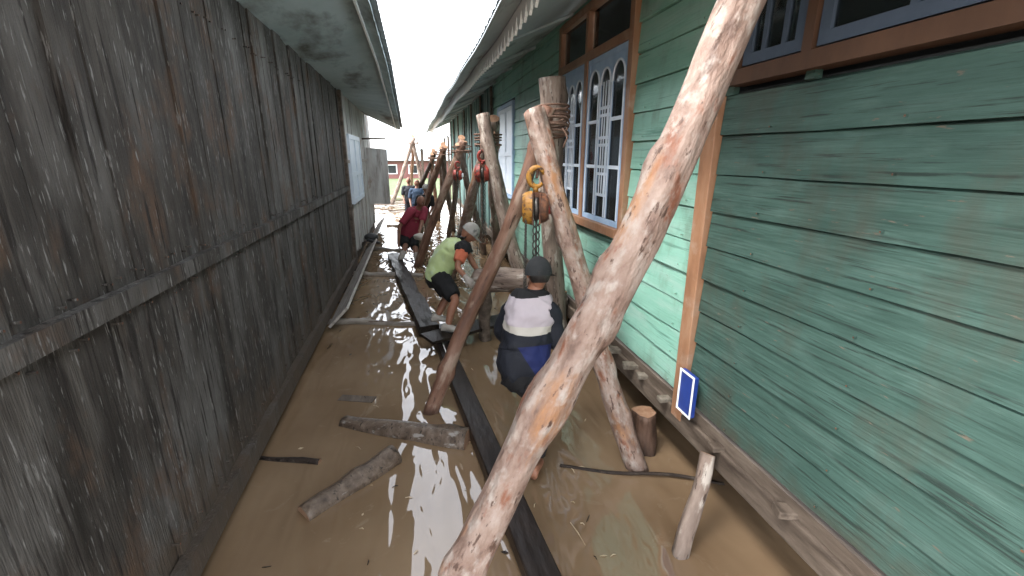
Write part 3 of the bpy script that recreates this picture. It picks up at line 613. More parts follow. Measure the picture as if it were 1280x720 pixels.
# broken pile stub under the house
p = onz(806, 560, 0); tag(log('pile_stub', (p.x, p.y, -.15), (p.x-.015, p.y+.03, .30), .10, .085, 'stub', None, .01, 43, 3, lump=.16), 'broken brown pile stub in the dark under the green house', 'pile')
p = onz(846, 700, 0); tag(log('prop_post', (p.x, p.y, -.1), (WX-.1, p.y+.22, .47), .045, .045, 'grey_log', None, .01, 44, 2), 'short grey prop leaning under the corner of the green house', 'post')

# ------------------------------------------------------------------ tripods
def wrap(b, c, ax, r, turns=3, gap=.035, q=.009, sc=1.0, dirv=None):
    """rope wound loosely: turns of uneven spacing and tilt, a crossing turn and two hanging ends"""
    rd = random.Random(int(abs(c[0]*917)+turns*31)); ax = Vector(ax).normalized(); dv = dirv or Vector((1,0,0))
    for i in range(turns+1):
        tilt = .45*(-1)**i if i == turns else rd.uniform(-.22, .22)
        b.torus(Vector(c)+ax*gap*(i % turns-turns/2+rd.uniform(-.35, .35)), ax+Vector((tilt, rd.uniform(-.2, .2), 0)), r*rd.uniform(.97, 1.06), q*rd.uniform(.8, 1.1), 28, 6, stretch=(dv, sc))
    for k in (-1, 1):
        p = Vector(c)+Vector((-r*.6*k*sc, -r*.85, -gap)); pts = [p+Vector((.02*math.sin(j*1.4+k), -.012*j, -.035*j)) for j in range(5)]
        b.tube(pts, q*.7, 6)
def tripod(foot_top, label, seed, mats, lash, parent_pt=None, group='log tripods along the green house'):
    t = thing('log_tripod', Vector((foot_top[0][0].x, foot_top[0][0].y, 0)), label, 'tripod', group)
    for i, (f0, t0, rf, rt) in enumerate(foot_top):
        log('leg', f0, t0, rf, rt, mats[i % len(mats)], t, .035, seed+i*5, 5, lump=.09)
    b = MB(); c, r, tn, sc, dv = lash
    wrap(b, c, (0, .1, 1), r, tn, .04*r/.13, .010, sc, dv); b.build('lashing', 'rope', t, smooth=True)
    return t
# main tripod
A0 = onz(536, 521, -.05); At = atd(686, 135, 3.42)
B0 = onz(799, 592, -.04); Bt = atd(668, 139, 3.22)
C0 = onz(702, 478, -.1); Ct = atd(690, 97, 3.62)
t1 = tripod([(A0, At, .066, .055), (B0, Bt, .074, .078), (C0, Ct, .066, .104)], 'tall log tripod carrying the yellow chain hoist beside the blue window', 3, ['brown_log', 'pale_log', 'grey_log'],
     ((atd(686, 155, 3.42)), .105, 4, 1.5, Vector((1, .3, 0))))
b = MB(); wrap(b, atd(690, 137, 3.52), (.0, .1, 1), .125, 3, .04, .010, 1.1, Vector((1,.4,0)))
b.build('lashing', 'rope', t1, smooth=True); b = MB(); b.tube([atd(674, 168, 3.25), atd(671, 190, 3.2), atd(673, 205, 3.2), atd(671, 222, 3.16)], .012, 8); b.build('hanging_rope', 'rope', t1, smooth=True)
# second tripod with the red hoist
top = atd(609, 160, 5.9)
t2 = tripod([(onx(658, 362, 1.42), atd(603, 143, 5.75), .10, .085), (onz(562, 352, -.05), atd(613, 165, 5.95), .085, .07), (onz(628, 338, -.05)+Vector((-.1,-.0,0)), atd(617, 148, 6.15), .08, .085)],
    'log tripod carrying the red chain hoist, behind the green shirted worker', 23, ['grey_log', 'pale_log', 'grey_log'], (atd(610, 172, 5.9), .15, 4, 1.2, Vector((1,.3,0))))
# third
t3 = tripod([(onz(521, 336, -.05), atd(580, 176, 7.9), .085, .07), (onz(604, 318, -.05)+Vector((0,-.2,0)), atd(573, 180, 7.9), .06, .06), (onz(560, 300, -.05), atd(577, 172, 8.1), .06, .06)],
    'log tripod whose long leg slants in front of the maroon shirted worker', 43, ['brown_log', 'grey_log', 'grey_log'], (atd(577, 186, 7.95), .14, 3, 1.2, Vector((1,.3,0))))
t4 = tripod([(onz(515, 297, -.05), atd(556, 183, 10.4), .08, .07), (onz(567, 290, -.05), atd(552, 184, 10.4), .07, .06), (onz(548, 276, -.05), atd(554, 180, 10.7), .07, .06)],
    'log tripod under the eave just beyond the small red and white hoist', 63, ['brown_log', 'grey_log', 'brown_log'], (atd(554, 190, 10.5), .16, 2, 1.2, Vector((1,.3,0))))
t5 = tripod([(onz(508, 272, -.05), atd(544, 190, 13.4), .08, .06), (onz(545, 268, -.05), atd(540, 192, 13.4), .07, .06), (onz(532, 262, -.05), atd(542, 188, 13.8), .07, .06)],
    'dark log tripod among the far workers under the end of the eave', 83, ['dark_log', 'brown_log', 'dark_log'], (atd(542, 196, 13.5), .16, 2, 1.2, Vector((1,.3,0))))
t6 = tripod([(onz(488, 259, -.05), atd(518, 172, 19), .09, .07), (onz(530, 246, -.05)+Vector((0,-4,0)), atd(515, 172, 19.2), .08, .07), (onz(515, 246, -.05), atd(516, 170, 19.6), .08, .07)],
    'farthest log tripod standing alone in the open end of the alley', 103, ['grey_log', 'grey_log', 'brown_log'], (atd(516.5, 178, 19.1), .18, 2, 1.2, Vector((1,.3,0))))

# the big leaning logs
tag(log('leaning_log', atd(548, 790, 1.62), atd(940, -30, 1.36), .068, .067, 'pale_log', None, .03, 201, 9, 40, .07, mid=(.385, .017, .045)), 'thick pale peeled log leaning right across the foreground', 'log')
# low horizontal log under the main tripod
tag(log('jacking_log', atd(596, 350, 5.3), atd(700, 352, 4.9), .14, .13, 'grey_log', None, .01, 221, 3, 24, .06), 'stout grey log lying level between the two hoists, behind the jacketed man', 'log')
p = atd(606, 375, 5.2); tag(log('prop_post', (p.x, p.y, -.1), (p.x, p.y, p.z+.12), .07, .07, 'dirty_plank', None, .01, 222, 2), 'upright brown post under the left end of the level jacking log', 'post')
p = atd(700, 375, 5.0); tag(log('prop_post', (p.x, p.y, -.1), (p.x, p.y, p.z+.10), .07, .07, 'dirty_plank', None, .01, 223, 2), 'upright brown post under the right end of the level jacking log', 'post')

# ------------------------------------------------------------------ chain hoists
def chain(b, p, q, r, wr):
    p, q = Vector(p), Vector(q); L_ = (q-p).length; d = (q-p).normalized(); n = max(2, int(L_/(r*2.35)))
    for i in range(n):
        c = p+d*(L_*(i+.5)/n); side = Vector((math.cos(.6), math.sin(.6), 0)) if i % 2 else Vector((-math.sin(.6), math.cos(.6), 0))
        b.torus(c, side, r*.72, wr, 14, 6, stretch=(d, 1.75))
def hoist(top, s, body, label, chain_len, group='chain hoists', hand=.5):
    t = thing('chain_hoist', top, label, 'chain hoist', group); T = Vector(top)
    rz = Matrix.Rotation(-.25, 3, 'Z')
    P = lambda x, y, z: T+rz @ Vector((x, y, z))*s
    b = MB(); pts = []                          # C-shaped top hook, open to the right
    for i in range(17):
        a = R(20+i*300/16); pts.append(P(.062*math.cos(a), 0, -.06+.075*math.sin(a)))
    pts = pts[::1]
    b.tube(pts, [s*(.008+.018*math.sin(PI*min(1, (i+1)/18))**.7) for i in range(17)], 10)
    b.tube([P(-.01, 0, -.125), P(-.005, 0, -.19)], [.02*s, .024*s], 10); b.build('hook', 'yellow' if body == 'yellow' else 'red', t, smooth=True)
    b = MB()
    def disc(x0, x1, r0, r1, zc, n=28):
        ring = lambda x, r: [P(x, r*1.0*math.cos(2*PI*k/n), zc+r*1.05*math.sin(2*PI*k/n)) for k in range(n)]
        vs = ring(x0, r0)+ring(x0*.3+x1*.7, r1)+ring(x1, r1*.86); base = len(b.v); b.v += vs
        for j in range(2):
            for k in range(n): b.f.append((base+j*n+k, base+j*n+(k+1) % n, base+(j+1)*n+(k+1) % n, base+(j+1)*n+k))
        b.f.append(tuple(base+k for k in range(n))); b.f.append(tuple(base+2*n+k for k in range(n)))
    disc(-.035, -.115, .135, .125, -.31); b.build('wheel_cover', body, t)
    b = MB(); disc(.035, .10, .125, .11, -.31); b.build('gear_cover', body if body != 'yellow' else 'rust', t)
    b = MB(); disc(.10, .135, .05, .045, -.31); b.build('hub_cap', 'red' if body == 'yellow' else 'white', t)
    b = MB()
    for x in (-.03, .03): b.obox(P(x, 0, -.18), P(x, 0, -.44), .17*s, .012*s, up=rz @ Vector((1,0,0)))
    b.box(*(sorted((P(-.03,0,0).x, P(.03,0,0).x))), T.y-.05*s, T.y+.05*s, T.z-.22*s, T.z-.18*s); b.build('side_plate', 'rust', t)
    b = MB(); n = 24
    b.torus(P(0, 0, -.31), rz @ Vector((1,0,0)), .085*s, .022*s, n, 8); b.build('chain_wheel', 'chain', t, smooth=True)
    b = MB(); chain(b, P(-.012, -.05, -.40), P(-.012, -.05, -.40)-Vector((0,0,chain_len)), .024*s, .0062*s); b.build('load_chain', 'chain', t, smooth=True); b = MB(); chain(b, P(.018, .05, -.40), P(.018, .05, -.40)-Vector((0,0,chain_len)), .024*s, .0062*s)
    b.build('load_chain', 'chain', t, smooth=True)
    b = MB(); chain(b, P(-.085, -.10, -.33), P(-.10, -.10, -.40)-Vector((0,0,hand)), .011*s, .0034*s); b.build('hand_chain', 'chain', t, smooth=True); b = MB(); chain(b, P(-.085, .11, -.33), P(-.085, .11, -.40)-Vector((0,0,hand)), .011*s, .0034*s)
    b.build('hand_chain', 'chain', t, smooth=True)
    b = MB(); z = -.40*s-chain_len; pts = [P(.05*math.cos(R(150+i*250/12)), 0, 0)+Vector((0,0,z-.08*s+.05*s*math.sin(R(150+i*250/12)))) for i in range(13)]
    b.tube([P(0,0,0)+Vector((0,0,z+.02*s)), P(0,0,0)+Vector((0,0,z-.03*s))], .02*s, 10); b.tube(pts, .014*s, 8); b.build('lower_hook', 'rust', t, smooth=True)
hoist(atd(671, 212, 3.14), .86, 'yellow', 'worn yellow chain hoist with rusty gear cover hanging from the tall tripod', .42, hand=.75)
hoist(atd(603, 190, 5.8), .86, 'red', 'bright red chain hoist hanging from the second tripod', .75, hand=1.0)
hoist(atd(572, 203, 7.8), .7, 'red', 'small red chain hoist with white hub hanging from the third tripod', .9, hand=1.0)

# ------------------------------------------------------------------ people
def skin_mesh(joints, edges, root, sub=2):
    me = bpy.data.meshes.new('tmp'); names = list(joints); me.from_pydata([joints[k][0] for k in names], [], [(names.index(a), names.index(b)) for a, b in edges])
    o = bpy.data.objects.new('tmp', me); COL.objects.link(o)
    md = o.modifiers.new('s', 'SKIN'); md.use_smooth_shade = True; sd_ = o.modifiers.new('u', 'SUBSURF'); sd_.levels = sub; sd_.render_levels = sub
    sv = me.skin_vertices[0].data
    for i, k in enumerate(names):
        r = joints[k][1]; sv[i].radius = r if hasattr(r, '__len__') else (r, r)
        sv[i].use_root = (k == root)
    dg = bpy.context.evaluated_depsgraph_get(); dg.update(); ev = o.evaluated_get(dg); m2 = bpy.data.meshes.new_from_object(ev)
    vs = [v.co.copy() for v in m2.vertices]; fs = [tuple(p.vertices) for p in m2.polygons]
    bpy.data.objects.remove(o); return vs, fs
def chainmesh(pts, root=0, sub=2):
    j = {str(i): p for i, p in enumerate(pts)}; return skin_mesh(j, [(str(i), str(i+1)) for i in range(len(pts)-1)], str(root), sub)
def V3(*a): return Vector(a)
def hand_pts(J, E, wrist, wname, direction, palm_n, s=1.0, curl=.6, side=1, pre='h', fat=1.0):
    """palm and five fingers added to a skeleton"""
    d = Vector(direction).normalized(); n = Vector(palm_n); n = (n-d*n.dot(d)).normalized(); a = d.cross(n)*side
    J[pre+'p'] = (wrist+d*.055*s, (.030*s*fat, .018*s*fat)); E.append((wname, pre+'p'))
    for i, (off, ln) in enumerate(((-.030, .066), (-.010, .076), (.010, .072), (.029, .056))):
        k0 = wrist+d*.085*s+a*off*s; J[pre+'k%d' % i] = (k0, .0105*s*fat); E.append((pre+'p', pre+'k%d' % i))
        d1 = (d*math.cos(curl*.8)+n*math.sin(curl*.8)); d2 = (d*math.cos(curl*2)+n*math.sin(curl*2))
        k1 = k0+d1*ln*.5*s; k2 = k1+d2*ln*.5*s
        J[pre+'m%d' % i] = (k1, .009*s*fat); J[pre+'t%d' % i] = (k2, .0075*s*fat); E += [(pre+'k%d' % i, pre+'m%d' % i), (pre+'m%d' % i, pre+'t%d' % i)]
    t0 = wrist+d*.035*s-a*.032*s; t1 = t0+(d*.6-a*.5+n*.4).normalized()*.035*s; t2 = t1+(d*.8+n*.5).normalized()*.028*s
    J[pre+'a'] = (t0, .012*s*fat); J[pre+'b'] = (t1, .0105*s*fat); J[pre+'c'] = (t2, .0085*s*fat); E += [(pre+'p', pre+'a'), (pre+'a', pre+'b'), (pre+'b', pre+'c')]
def head_mesh(b, c, face, up, s=1.0):
    """head with brow, nose, lips, chin and ears; c = centre of the skull"""
    f_ = Vector(face).normalized(); u = Vector(up); u = (u-f_*u.dot(f_)).normalized(); r_ = f_.cross(u)
    rot = Matrix((r_, f_, u)).transposed()
    def shape(p):
        x, y, z = p.x, p.y, p.z
        if z < 0: x *= 1+z*2.6; y = y*(1+z*.9)+(.006 if y > 0 else 0)
        g = lambda cx, cz, w1, w2: math.exp(-((x-cx)/w1)**2-((z-cz)/w2)**2) if y > 0 else 0
        y += .024*g(0, -.022, .011, .016)+.010*g(0, .0, .008, .026)       # nose
        y += .006*g(0, .022, .045, .008)                                 # brow
        y -= .010*(g(.028, .006, .014, .009)+g(-.028, .006, .014, .009)) # eye sockets
        y += .007*g(0, -.052, .020, .006)+.008*g(0, -.088, .022, .014)   # lips, chin
        return Vector((x, y, z))
    b.ball(c, .1*s, 40, 36, (.76, .92, 1.16), rot, lambda p: shape(p/s)*s)
    for sx in (-1, 1):
        e = Vector(c)+rot @ Vector((.074*sx, -.008, -.008))*s
        b.ball(e, .03*s, 12, 8, (.3, .62, 1.05), rot)
    return rot
def eyes(parent, c, rot, s=1):
    b = MB()
    for sx in (-1, 1): b.ball(Vector(c)+rot @ Vector((.028*sx, .078, .006))*s, .0105*s, 12, 8)
    b.build('eye', 'white', parent, smooth=True)
    b = MB()
    for sx in (-1, 1):
        b.ball(Vector(c)+rot @ Vector((.028*sx, .0865, .006))*s, .0048*s, 8, 6)
        b.obox(Vector(c)+rot @ Vector((.014*sx, .094, .026))*s, Vector(c)+rot @ Vector((.044*sx, .084, .027))*s, .006*s, .004*s)
    b.build('eyebrow', 'hair', parent)
def cap(parent, c, rot, s, m, brim=True, name='cap', brimdir=1):
    b = MB(); n, k = 28, 9
    rings = []
    for i in range(k+1):
        ph = R(96)*i/k
        rings.append([Vector(c)+rot @ Vector((math.sin(ph)*math.cos(2*PI*j/n)*.088, math.sin(ph)*math.sin(2*PI*j/n)*.104, .012+math.cos(ph)*.112))*s for j in range(n)])
    base = len(b.v)
    for rg in rings: b.v += rg
    for i in range(k):
        for j in range(n): b.f.append((base+i*n+j, base+i*n+(j+1) % n, base+(i+1)*n+(j+1) % n, base+(i+1)*n+j))
    if brim:
        vs = []; m_ = 14
        for j in range(m_+1):
            a = PI*(.12+.76*j/m_); vs += [Vector(c)+rot @ Vector((.086*math.cos(a), brimdir*.098*math.sin(a), .008))*s, Vector(c)+rot @ Vector((.092*math.cos(a), brimdir*(.10+.075*math.sin(a)), -.004))*s]
        vs += [v+rot @ Vector((0,0,-.004)) for v in vs]; q = 2*(m_+1)
        b.add(vs, [(2*j, 2*j+1, 2*j+3, 2*j+2) for j in range(m_)]+[(q+2*j, q+2*j+2, q+2*j+3, q+2*j+1) for j in range(m_)]+[(2*j+1, q+2*j+1, q+2*j+3, 2*j+3) for j in range(m_)])
    o = b.build(name, m, parent, smooth=True); return o
def shoe(parent, ankle, fdir, m, s=1):
    f_ = Vector(fdir); f_.z = 0; f_.normalize(); a = Vector(ankle); u = Vector((0,0,1)); r_ = f_.cross(u); rot = Matrix((r_, f_, u)).transposed()
    b = MB(); prof = [(-.075,.030,.055),(-.06,.036,.085),(-.02,.038,.10),(.02,.041,.085),(.07,.047,.060),(.12,.048,.048),(.16,.038,.038),(.18,.014,.022)]
    n = 14; base = 0
    for y, hw, h in prof:
        for k in range(n):
            t = 2*PI*k/n; x = hw*math.cos(t); z = max(-.001, h*.5+h*.5*math.sin(t)); b.v.append(a+rot @ (Vector((x, y, z-.075))*s))
    for i in range(len(prof)-1):
        for k in range(n): b.f.append((i*n+k, i*n+(k+1) % n, (i+1)*n+(k+1) % n, (i+1)*n+k))
    b.f.append(tuple(range(n))); b.f.append(tuple((len(prof)-1)*n+k for k in range(n)))
    o = b.build('shoe', m, parent, smooth=True)
    return o
def cloth(name, pts, m, parent, right, seed=0, fold=.06, n=28, open_end=False):
    """lofted garment: pts = (centre, half width along `right`, half depth), with soft folds"""
    P = [Vector(p[0]) for p in pts]; out = []; k = len(P); sub = 6
    for i in range(k-1):
        q0, q1, q2, q3 = max(i-1, 0), i, i+1, min(i+2, k-1)
        for j in range(sub+(1 if i == k-2 else 0)):
            t = j/sub; cr = lambda a, b_, c, d: .5*((2*b_)+(c-a)*t+(2*a-5*b_+4*c-d)*t*t+(-a+3*b_-3*c+d)*t**3)
            out.append((cr(P[q0], P[q1], P[q2], P[q3]), cr(pts[q0][1], pts[q1][1], pts[q2][1], pts[q3][1]), cr(pts[q0][2], pts[q1][2], pts[q2][2], pts[q3][2])))
    b = MB(); L_ = 0
    for i, (c, w_, d) in enumerate(out):
        t = (out[min(i+1, len(out)-1)][0]-out[max(i-1, 0)][0]).normalized(); r_ = Vector(right); r_ = (r_-t*r_.dot(t)).normalized(); f_ = t.cross(r_)
        if i: L_ += (c-out[i-1][0]).length
        for j in range(n):
            a = 2*PI*j/n; ca, sa = math.cos(a), math.sin(a); e = .82
            x = math.copysign(abs(ca)**e, ca); y = math.copysign(abs(sa)**e, sa)
            g = 1+fold*noise.noise(Vector((ca*1.8+seed*5.3, sa*1.8, L_*14)))*2+fold*.6*noise.noise(Vector((ca*4+seed, sa*4, L_*26+3)))*2
            b.v.append(c+(r_*x*w_+f_*y*d)*g)
    N_ = len(out)
    for i in range(N_-1):
        for j in range(n): b.f.append((i*n+j, i*n+(j+1) % n, (i+1)*n+(j+1) % n, (i+1)*n+j))
    b.f.append(tuple(range(n))); b.f.append(tuple((N_-1)*n+j for j in range(n)))
    return b.build(name, m, parent, smooth=True)
def vmesh(name, pts, m, parent, root=0, sub=2):
    b = MB(); b.add(*chainmesh(pts, root, sub)); return b.build(name, m, parent, smooth=True)

def person(loc, label, J, E, root, head, face, up, s, skin, group='men at work in the flooded alley', hands=None):
    t = thing('person', loc, label, 'person', group)
    for h in (hands or []): hand_pts(J, E, **h)
    b = MB(); b.add(*skin_mesh(J, E, root)); rot = head_mesh(b, head, face, up, s)
    b.build('body', skin, t, smooth=True)
    return t, rot

# --- man in lime shirt, bent over, working at the level log (side-on, facing right)
D = 5.35
hip = atd(548, 343, D); che = atd(563, 316, D-.03); nk = atd(576, 303, D-.06); hd = atd(585, 293, D-.08)
shL = nk+V3(.02, -.17, -.03); shR = nk+V3(.02, .15, -.02)
elL = atd(571, 334, D-.30); haL = atd(583, 347, D-.32); elR = atd(592, 330, D+.1); haR = atd(600, 344, D-.05)
hipL = hip+V3(.02, -.09, -.03); hipR = hip+V3(0, .09, -.03)
knL = atd(570, 375, D-.22); anL = atd(560, 408, D-.25); knR = atd(560, 372, D+.08); anR = atd(547, 396, D+.05)
z0 = anL.z
J = {'hip': (hip, (.12, .10)), 'waist': (hip.lerp(che, .45), (.115, .09)), 'chest': (che, (.135, .10)), 'neckb': (nk, .06), 'neck': (nk.lerp(hd, .5), .05), 'headb': (hd, .055),
     'shL': (shL, .052), 'elL': (elL, .040), 'wrL': (haL, .026), 'shR': (shR, .052), 'elR': (elR, .040), 'wrR': (haR, .026),
     'hipL': (hipL, .085), 'knL': (knL, .056), 'caL': (knL.lerp(anL, .35)+V3(-.02, .0, 0), .055), 'anL': (anL, .036), 'hipR': (hipR, .085), 'knR': (knR, .056), 'caR': (knR.lerp(anR, .35)+V3(-.02,0,0), .055), 'anR': (anR, .036)}
E = [('hip','waist'),('waist','chest'),('chest','neckb'),('neckb','neck'),('neck','headb'),('chest','shL'),('shL','elL'),('elL','wrL'),('chest','shR'),('shR','elR'),('elR','wrR'),
     ('hip','hipL'),('hipL','knL'),('knL','caL'),('caL','anL'),('hip','hipR'),('hipR','knR'),('knR','caR'),('caR','anR')]
hL = dict(wrist=haL, wname='wrL', direction=(haL-elL), palm_n=(.2,.6,-.6), curl=.7, pre='L'); hR = dict(wrist=haR, wname='wrR', direction=V3(.5,-.4,-.4), palm_n=(.1,-.5,-.7), curl=.7, side=-1, pre='Rr')
green, rot = person(V3(anL.x, anL.y, 0), 'man in lime shirt and white cap bent double over the level log', J, E, 'hip', hd+V3(.02,-.01,.02), V3(.75, -.3, -.62), V3(.5, 0, .8), 1.0, 'skin', hands=[hL, hR])
cloth('shirt', [(hip+V3(-.04,0,-.06), .175, .135), (hip+V3(-.01,0,.01), .185, .150), (hip.lerp(che,.5)+V3(-.02,0,.01), .180, .150), (che, .200, .150), (che.lerp(nk,.6), .185, .125), (nk, .085, .075), (nk.lerp(hd,.25), .06, .06)], 'lime', green, (0,1,0), 1)
cloth('sleeve', [(shL.lerp(che,.35), .085, .085), (shL, .082, .082), (shL.lerp(elL,.25), .074, .074)], 'black_cloth', green, (0,1,0), 2)
cloth('sleeve_cuff', [(shL.lerp(elL,.24), .078, .076), (shL.lerp(elL,.72), .060, .060)], 'coral', green, (0,1,0), 2)
cloth('sleeve', [(shR.lerp(che,.35), .085, .085), (shR, .080, .080), (shR.lerp(elR,.55), .068, .068)], 'black_cloth', green, (0,1,0), 3)
cloth('shorts', [(hip+V3(0,0,.06), .15, .12), (hip+V3(-.02,0,-.03), .165, .14), (hip+V3(.0,0,-.11), .14, .12)], 'black_cloth', green, (0,1,0), 4)
for hh, kk in ((hipL, knL), (hipR, knR)): cloth('shorts_leg', [(hh+V3(-.02,0,.04), .115, .12), (hh.lerp(kk,.3), .110, .115), (hh.lerp(kk,.6), .095, .10), (hh.lerp(kk,.86), .082, .085)], 'black_cloth', green, (0,1,0), 5)
eyes(green, hd+V3(.02,-.01,.02), rot); cap(green, hd+V3(.02,-.01,.02), rot, 1.06, 'cap_white')
vmesh('hair', [(hd+V3(-.05,-.01,-.01), .06), (hd+V3(-.04,0,-.05), .055), (nk+V3(.02,0,.03), .045)], 'hair', green, 1)
shoe(green, anL+V3(0,0,.02), (1,-.35,0), 'shoe', 1.05); shoe(green, anR+V3(0,0,.02), (1,-.1,0), 'shoe', 1.05)
for h, nm in ((hL, 'wrL'), (hR, 'wrR')):
    J2 = {nm: (h['wrist']-Vector(h['direction']).normalized()*.05, .036)}; E2 = []
    hand_pts(J2, E2, fat=1.35, **h); b = MB(); b.add(*skin_mesh(J2, E2, nm)); b.build('glove', 'glove', green, smooth=True)
# what he stands on: a sunken board beside the beam
plank('foot_board', (anL.x-.25, anL.y-.12, anL.z-.085), (anL.x+.75, anL.y+.35, anL.z-.085), .30, .035, 'rough_beam', 'dark wet board under the feet of the lime shirted man')

# --- man in pale lilac and navy jacket, seen from behind
D = 3.12
hip = atd(654, 452, D); wa = atd(657, 426, D); che = atd(662, 392, D); nk = atd(669, 365, D); hd = atd(673, 341, D-.02)
shL = atd(640, 387, D+.04); shR = atd(689, 389, D+.0); elL = atd(628, 413, D+.14); wrL = atd(634, 424, D+.36); elR = atd(693, 425, D+.04); wrR = atd(704, 418, D+.30)
foL = onz(669, 582, .10); foL.z = .13; knL = atd(676, 512, 2.98)+V3(-.08,0,0); foR = onz(664, 560, .10); foR.z = .13; knR = atd(690, 500, 3.1)
J = {'hip': (hip, (.13, .105)), 'waist': (wa, (.125, .10)), 'chest': (che, (.145, .10)), 'neckb': (nk, .06), 'neck': (nk.lerp(hd,.45), .052), 'headb': (hd, .055),
     'shL': (shL, .055), 'elL': (elL, .042), 'wrL': (wrL, .028), 'shR': (shR, .055), 'elR': (elR, .042), 'wrR': (wrR, .028),
     'hipL': (hip+V3(.09,.03,-.05), .09), 'knL': (knL+V3(.08,0,0), .060), 'anL': (foL, .038), 'hipR': (hip+V3(-.09,.03,-.05), .09), 'knR': (knR, .060), 'anR': (foR, .038)}
E = [('hip','waist'),('waist','chest'),('chest','neckb'),('neckb','neck'),('neck','headb'),('chest','shL'),('shL','elL'),('elL','wrL'),('chest','shR'),('shR','elR'),('elR','wrR'),
     ('hip','hipL'),('hipL','knL'),('knL','anL'),('hip','hipR'),('hipR','knR'),('knR','anR')]
jm, rot = person(V3(hip.x, hip.y, 0), 'man seen from behind in lilac and navy jacket with grey cap', J, E, 'hip', hd, V3(.45, .85, -.22), V3(0,.15,1), 1.0, 'skin',
    hands=[dict(wrist=wrL, wname='wrL', direction=V3(.4,.8,-.1), palm_n=(.6,0,-.4), pre='L', curl=.7), dict(wrist=wrR, wname='wrR', direction=V3(-.1,.9,.1), palm_n=(-.6,0,-.3), pre='Rr', side=-1, curl=.7)])
J_ = cloth('jacket', [(hip+V3(0,.03,-.12), .12, .10), (hip+V3(-.01,.0,-.08), .150, .13), (hip+V3(-.01,0,.0), .170, .150), (wa.lerp(hip,.5), .174, .150), (wa, .172, .148), (che.lerp(wa,.45), .172, .142), (che, .182, .138), (che.lerp(nk,.45), .168, .115), (nk+V3(0,0,-.045), .125, .09), (nk+V3(0,0,.0), .078, .07), (nk+V3(0,0,.03), .064, .062)], 'navy', jm, (1,0,0), 1, fold=.055, n=64)
me = J_.data                                        # colour blocking of the jacket: panels by material on its own faces
for k in ('lilac', 'cream', 'royal', 'black_cloth'): me.materials.append(M[k])
bm = bmesh.new(); bm.from_mesh(me)
for co, no in ((V3(0,0,nk.z-.012), (0,0,1)), (V3(che.x,0,che.z-.045), (.06,0,1)), (V3(che.x,0,che.z-.095), (.06,0,1)), (V3(0,che.y,che.z-.22), (0,.3,1)), (V3(hip.x+.03,0,hip.z), (1,0,.6))):
    bmesh.ops.bisect_plane(bm, geom=bm.verts[:]+bm.edges[:]+bm.faces[:], plane_co=co-jm.location, plane_no=no)
bm.to_mesh(me); bm.free()
for p in me.polygons:
    c = p.center+jm.location; zz = c.z
    if zz > nk.z-.012: p.material_index = 4
    elif (zz-che.z+.045)+.06*(c.x-che.x) > 0: p.material_index = 1
    elif (zz-che.z+.095)+.06*(c.x-che.x) > 0: p.material_index = 2
    elif (zz-che.z+.22)+.3*(c.y-che.y) < 0 and (c.x-hip.x-.03)+.6*(zz-hip.z) > 0: p.material_index = 3
cloth('sleeve', [(shL.lerp(che,.40), .085, .085), (shL+V3(.01,0,-.01), .078, .078), (shL.lerp(elL,.5), .070, .070), (elL, .062, .062), (elL.lerp(wrL,.5), .056, .056), (elL.lerp(wrL,.9), .048, .048)], 'navy', jm, (1,0,0), 2)
cloth('sleeve', [(shR.lerp(che,.40), .085, .085), (shR+V3(-.01,0,-.01), .078, .078), (shR.lerp(elR,.5), .070, .070), (elR, .064, .064), (elR.lerp(wrR,.5), .056, .056), (elR.lerp(wrR,.9), .048, .048)], 'navy', jm, (1,0,0), 3)
cloth('trousers', [(hip+V3(0,.02,.02), .15, .13), (hip+V3(0,.0,-.08), .16, .14), (hip+V3(0,.04,-.15), .13, .11)], 'black_cloth', jm, (1,0,0), 4)
vmesh('collar', [(nk+V3(0,0,-.01), (.066,.062)), (nk+V3(.0,0,.03), (.066,.062))], 'black_cloth', jm)
for kn, an, hx in ((knL+V3(.08,0,0), foL, .09), (knR, foR, -.09)):
    cloth('trouser_leg', [(hip+V3(hx,.0,-.05), .115, .12), ((hip+V3(hx,.02,-.05)).lerp(kn,.5), .105, .105), (kn, .088, .088), (kn.lerp(an,.5), .072, .075), (kn.lerp(an,.85), .062, .064)], 'black_cloth', jm, (1,0,0), 5)
    shoe(jm, an+V3(0,0,-.03), (.5,1,0), 'skin', .85)
eyes(jm, hd, rot); cap(jm, hd+V3(0,-.004,-.016), rot, 1.07, 'cap_grey', True)
cloth('hair', [(hd+V3(0,-.012,.02), .078, .088), (hd+V3(0,-.02,-.02), .076, .080), (hd+V3(0,-.024,-.055), .060, .062)], 'hair', jm, (1,0,0), 7, .06)

# --- man in maroon shirt bent over further up the alley
D = 9.4
hip = atd(511, 294, D); che = atd(517, 271, D-.1); nk = atd(523, 261, D-.2); hd = atd(526, 252, D-.3)
shL = nk+V3(-.16,-.12,-.05); shR = nk+V3(.12,.1,-.05); elL = atd(499, 283, D-.4); haL = atd(498, 304, D-.4); elR = atd(527, 280, D-.3); haR = atd(524, 291, D-.5)
knL = atd(507, 308, D-.3); anL = atd(500, 325, D-.4); knR = atd(519, 311, D-.2); anR = atd(522, 328, D-.4)
J = {'hip': (hip, (.13, .11)), 'waist': (hip.lerp(che,.45), (.13,.10)), 'chest': (che, (.16,.11)), 'neckb': (nk, .06), 'neck': (nk.lerp(hd,.5), .05), 'headb': (hd, .055),
     'shL': (shL, .058), 'elL': (elL, .042), 'wrL': (haL, .03), 'shR': (shR, .058), 'elR': (elR, .042), 'wrR': (haR, .03),
     'hipL': (hip+V3(-.09,0,-.04), .09), 'knL': (knL, .06), 'anL': (anL, .038), 'hipR': (hip+V3(.09,0,-.04), .09), 'knR': (knR, .06), 'anR': (anR, .038)}
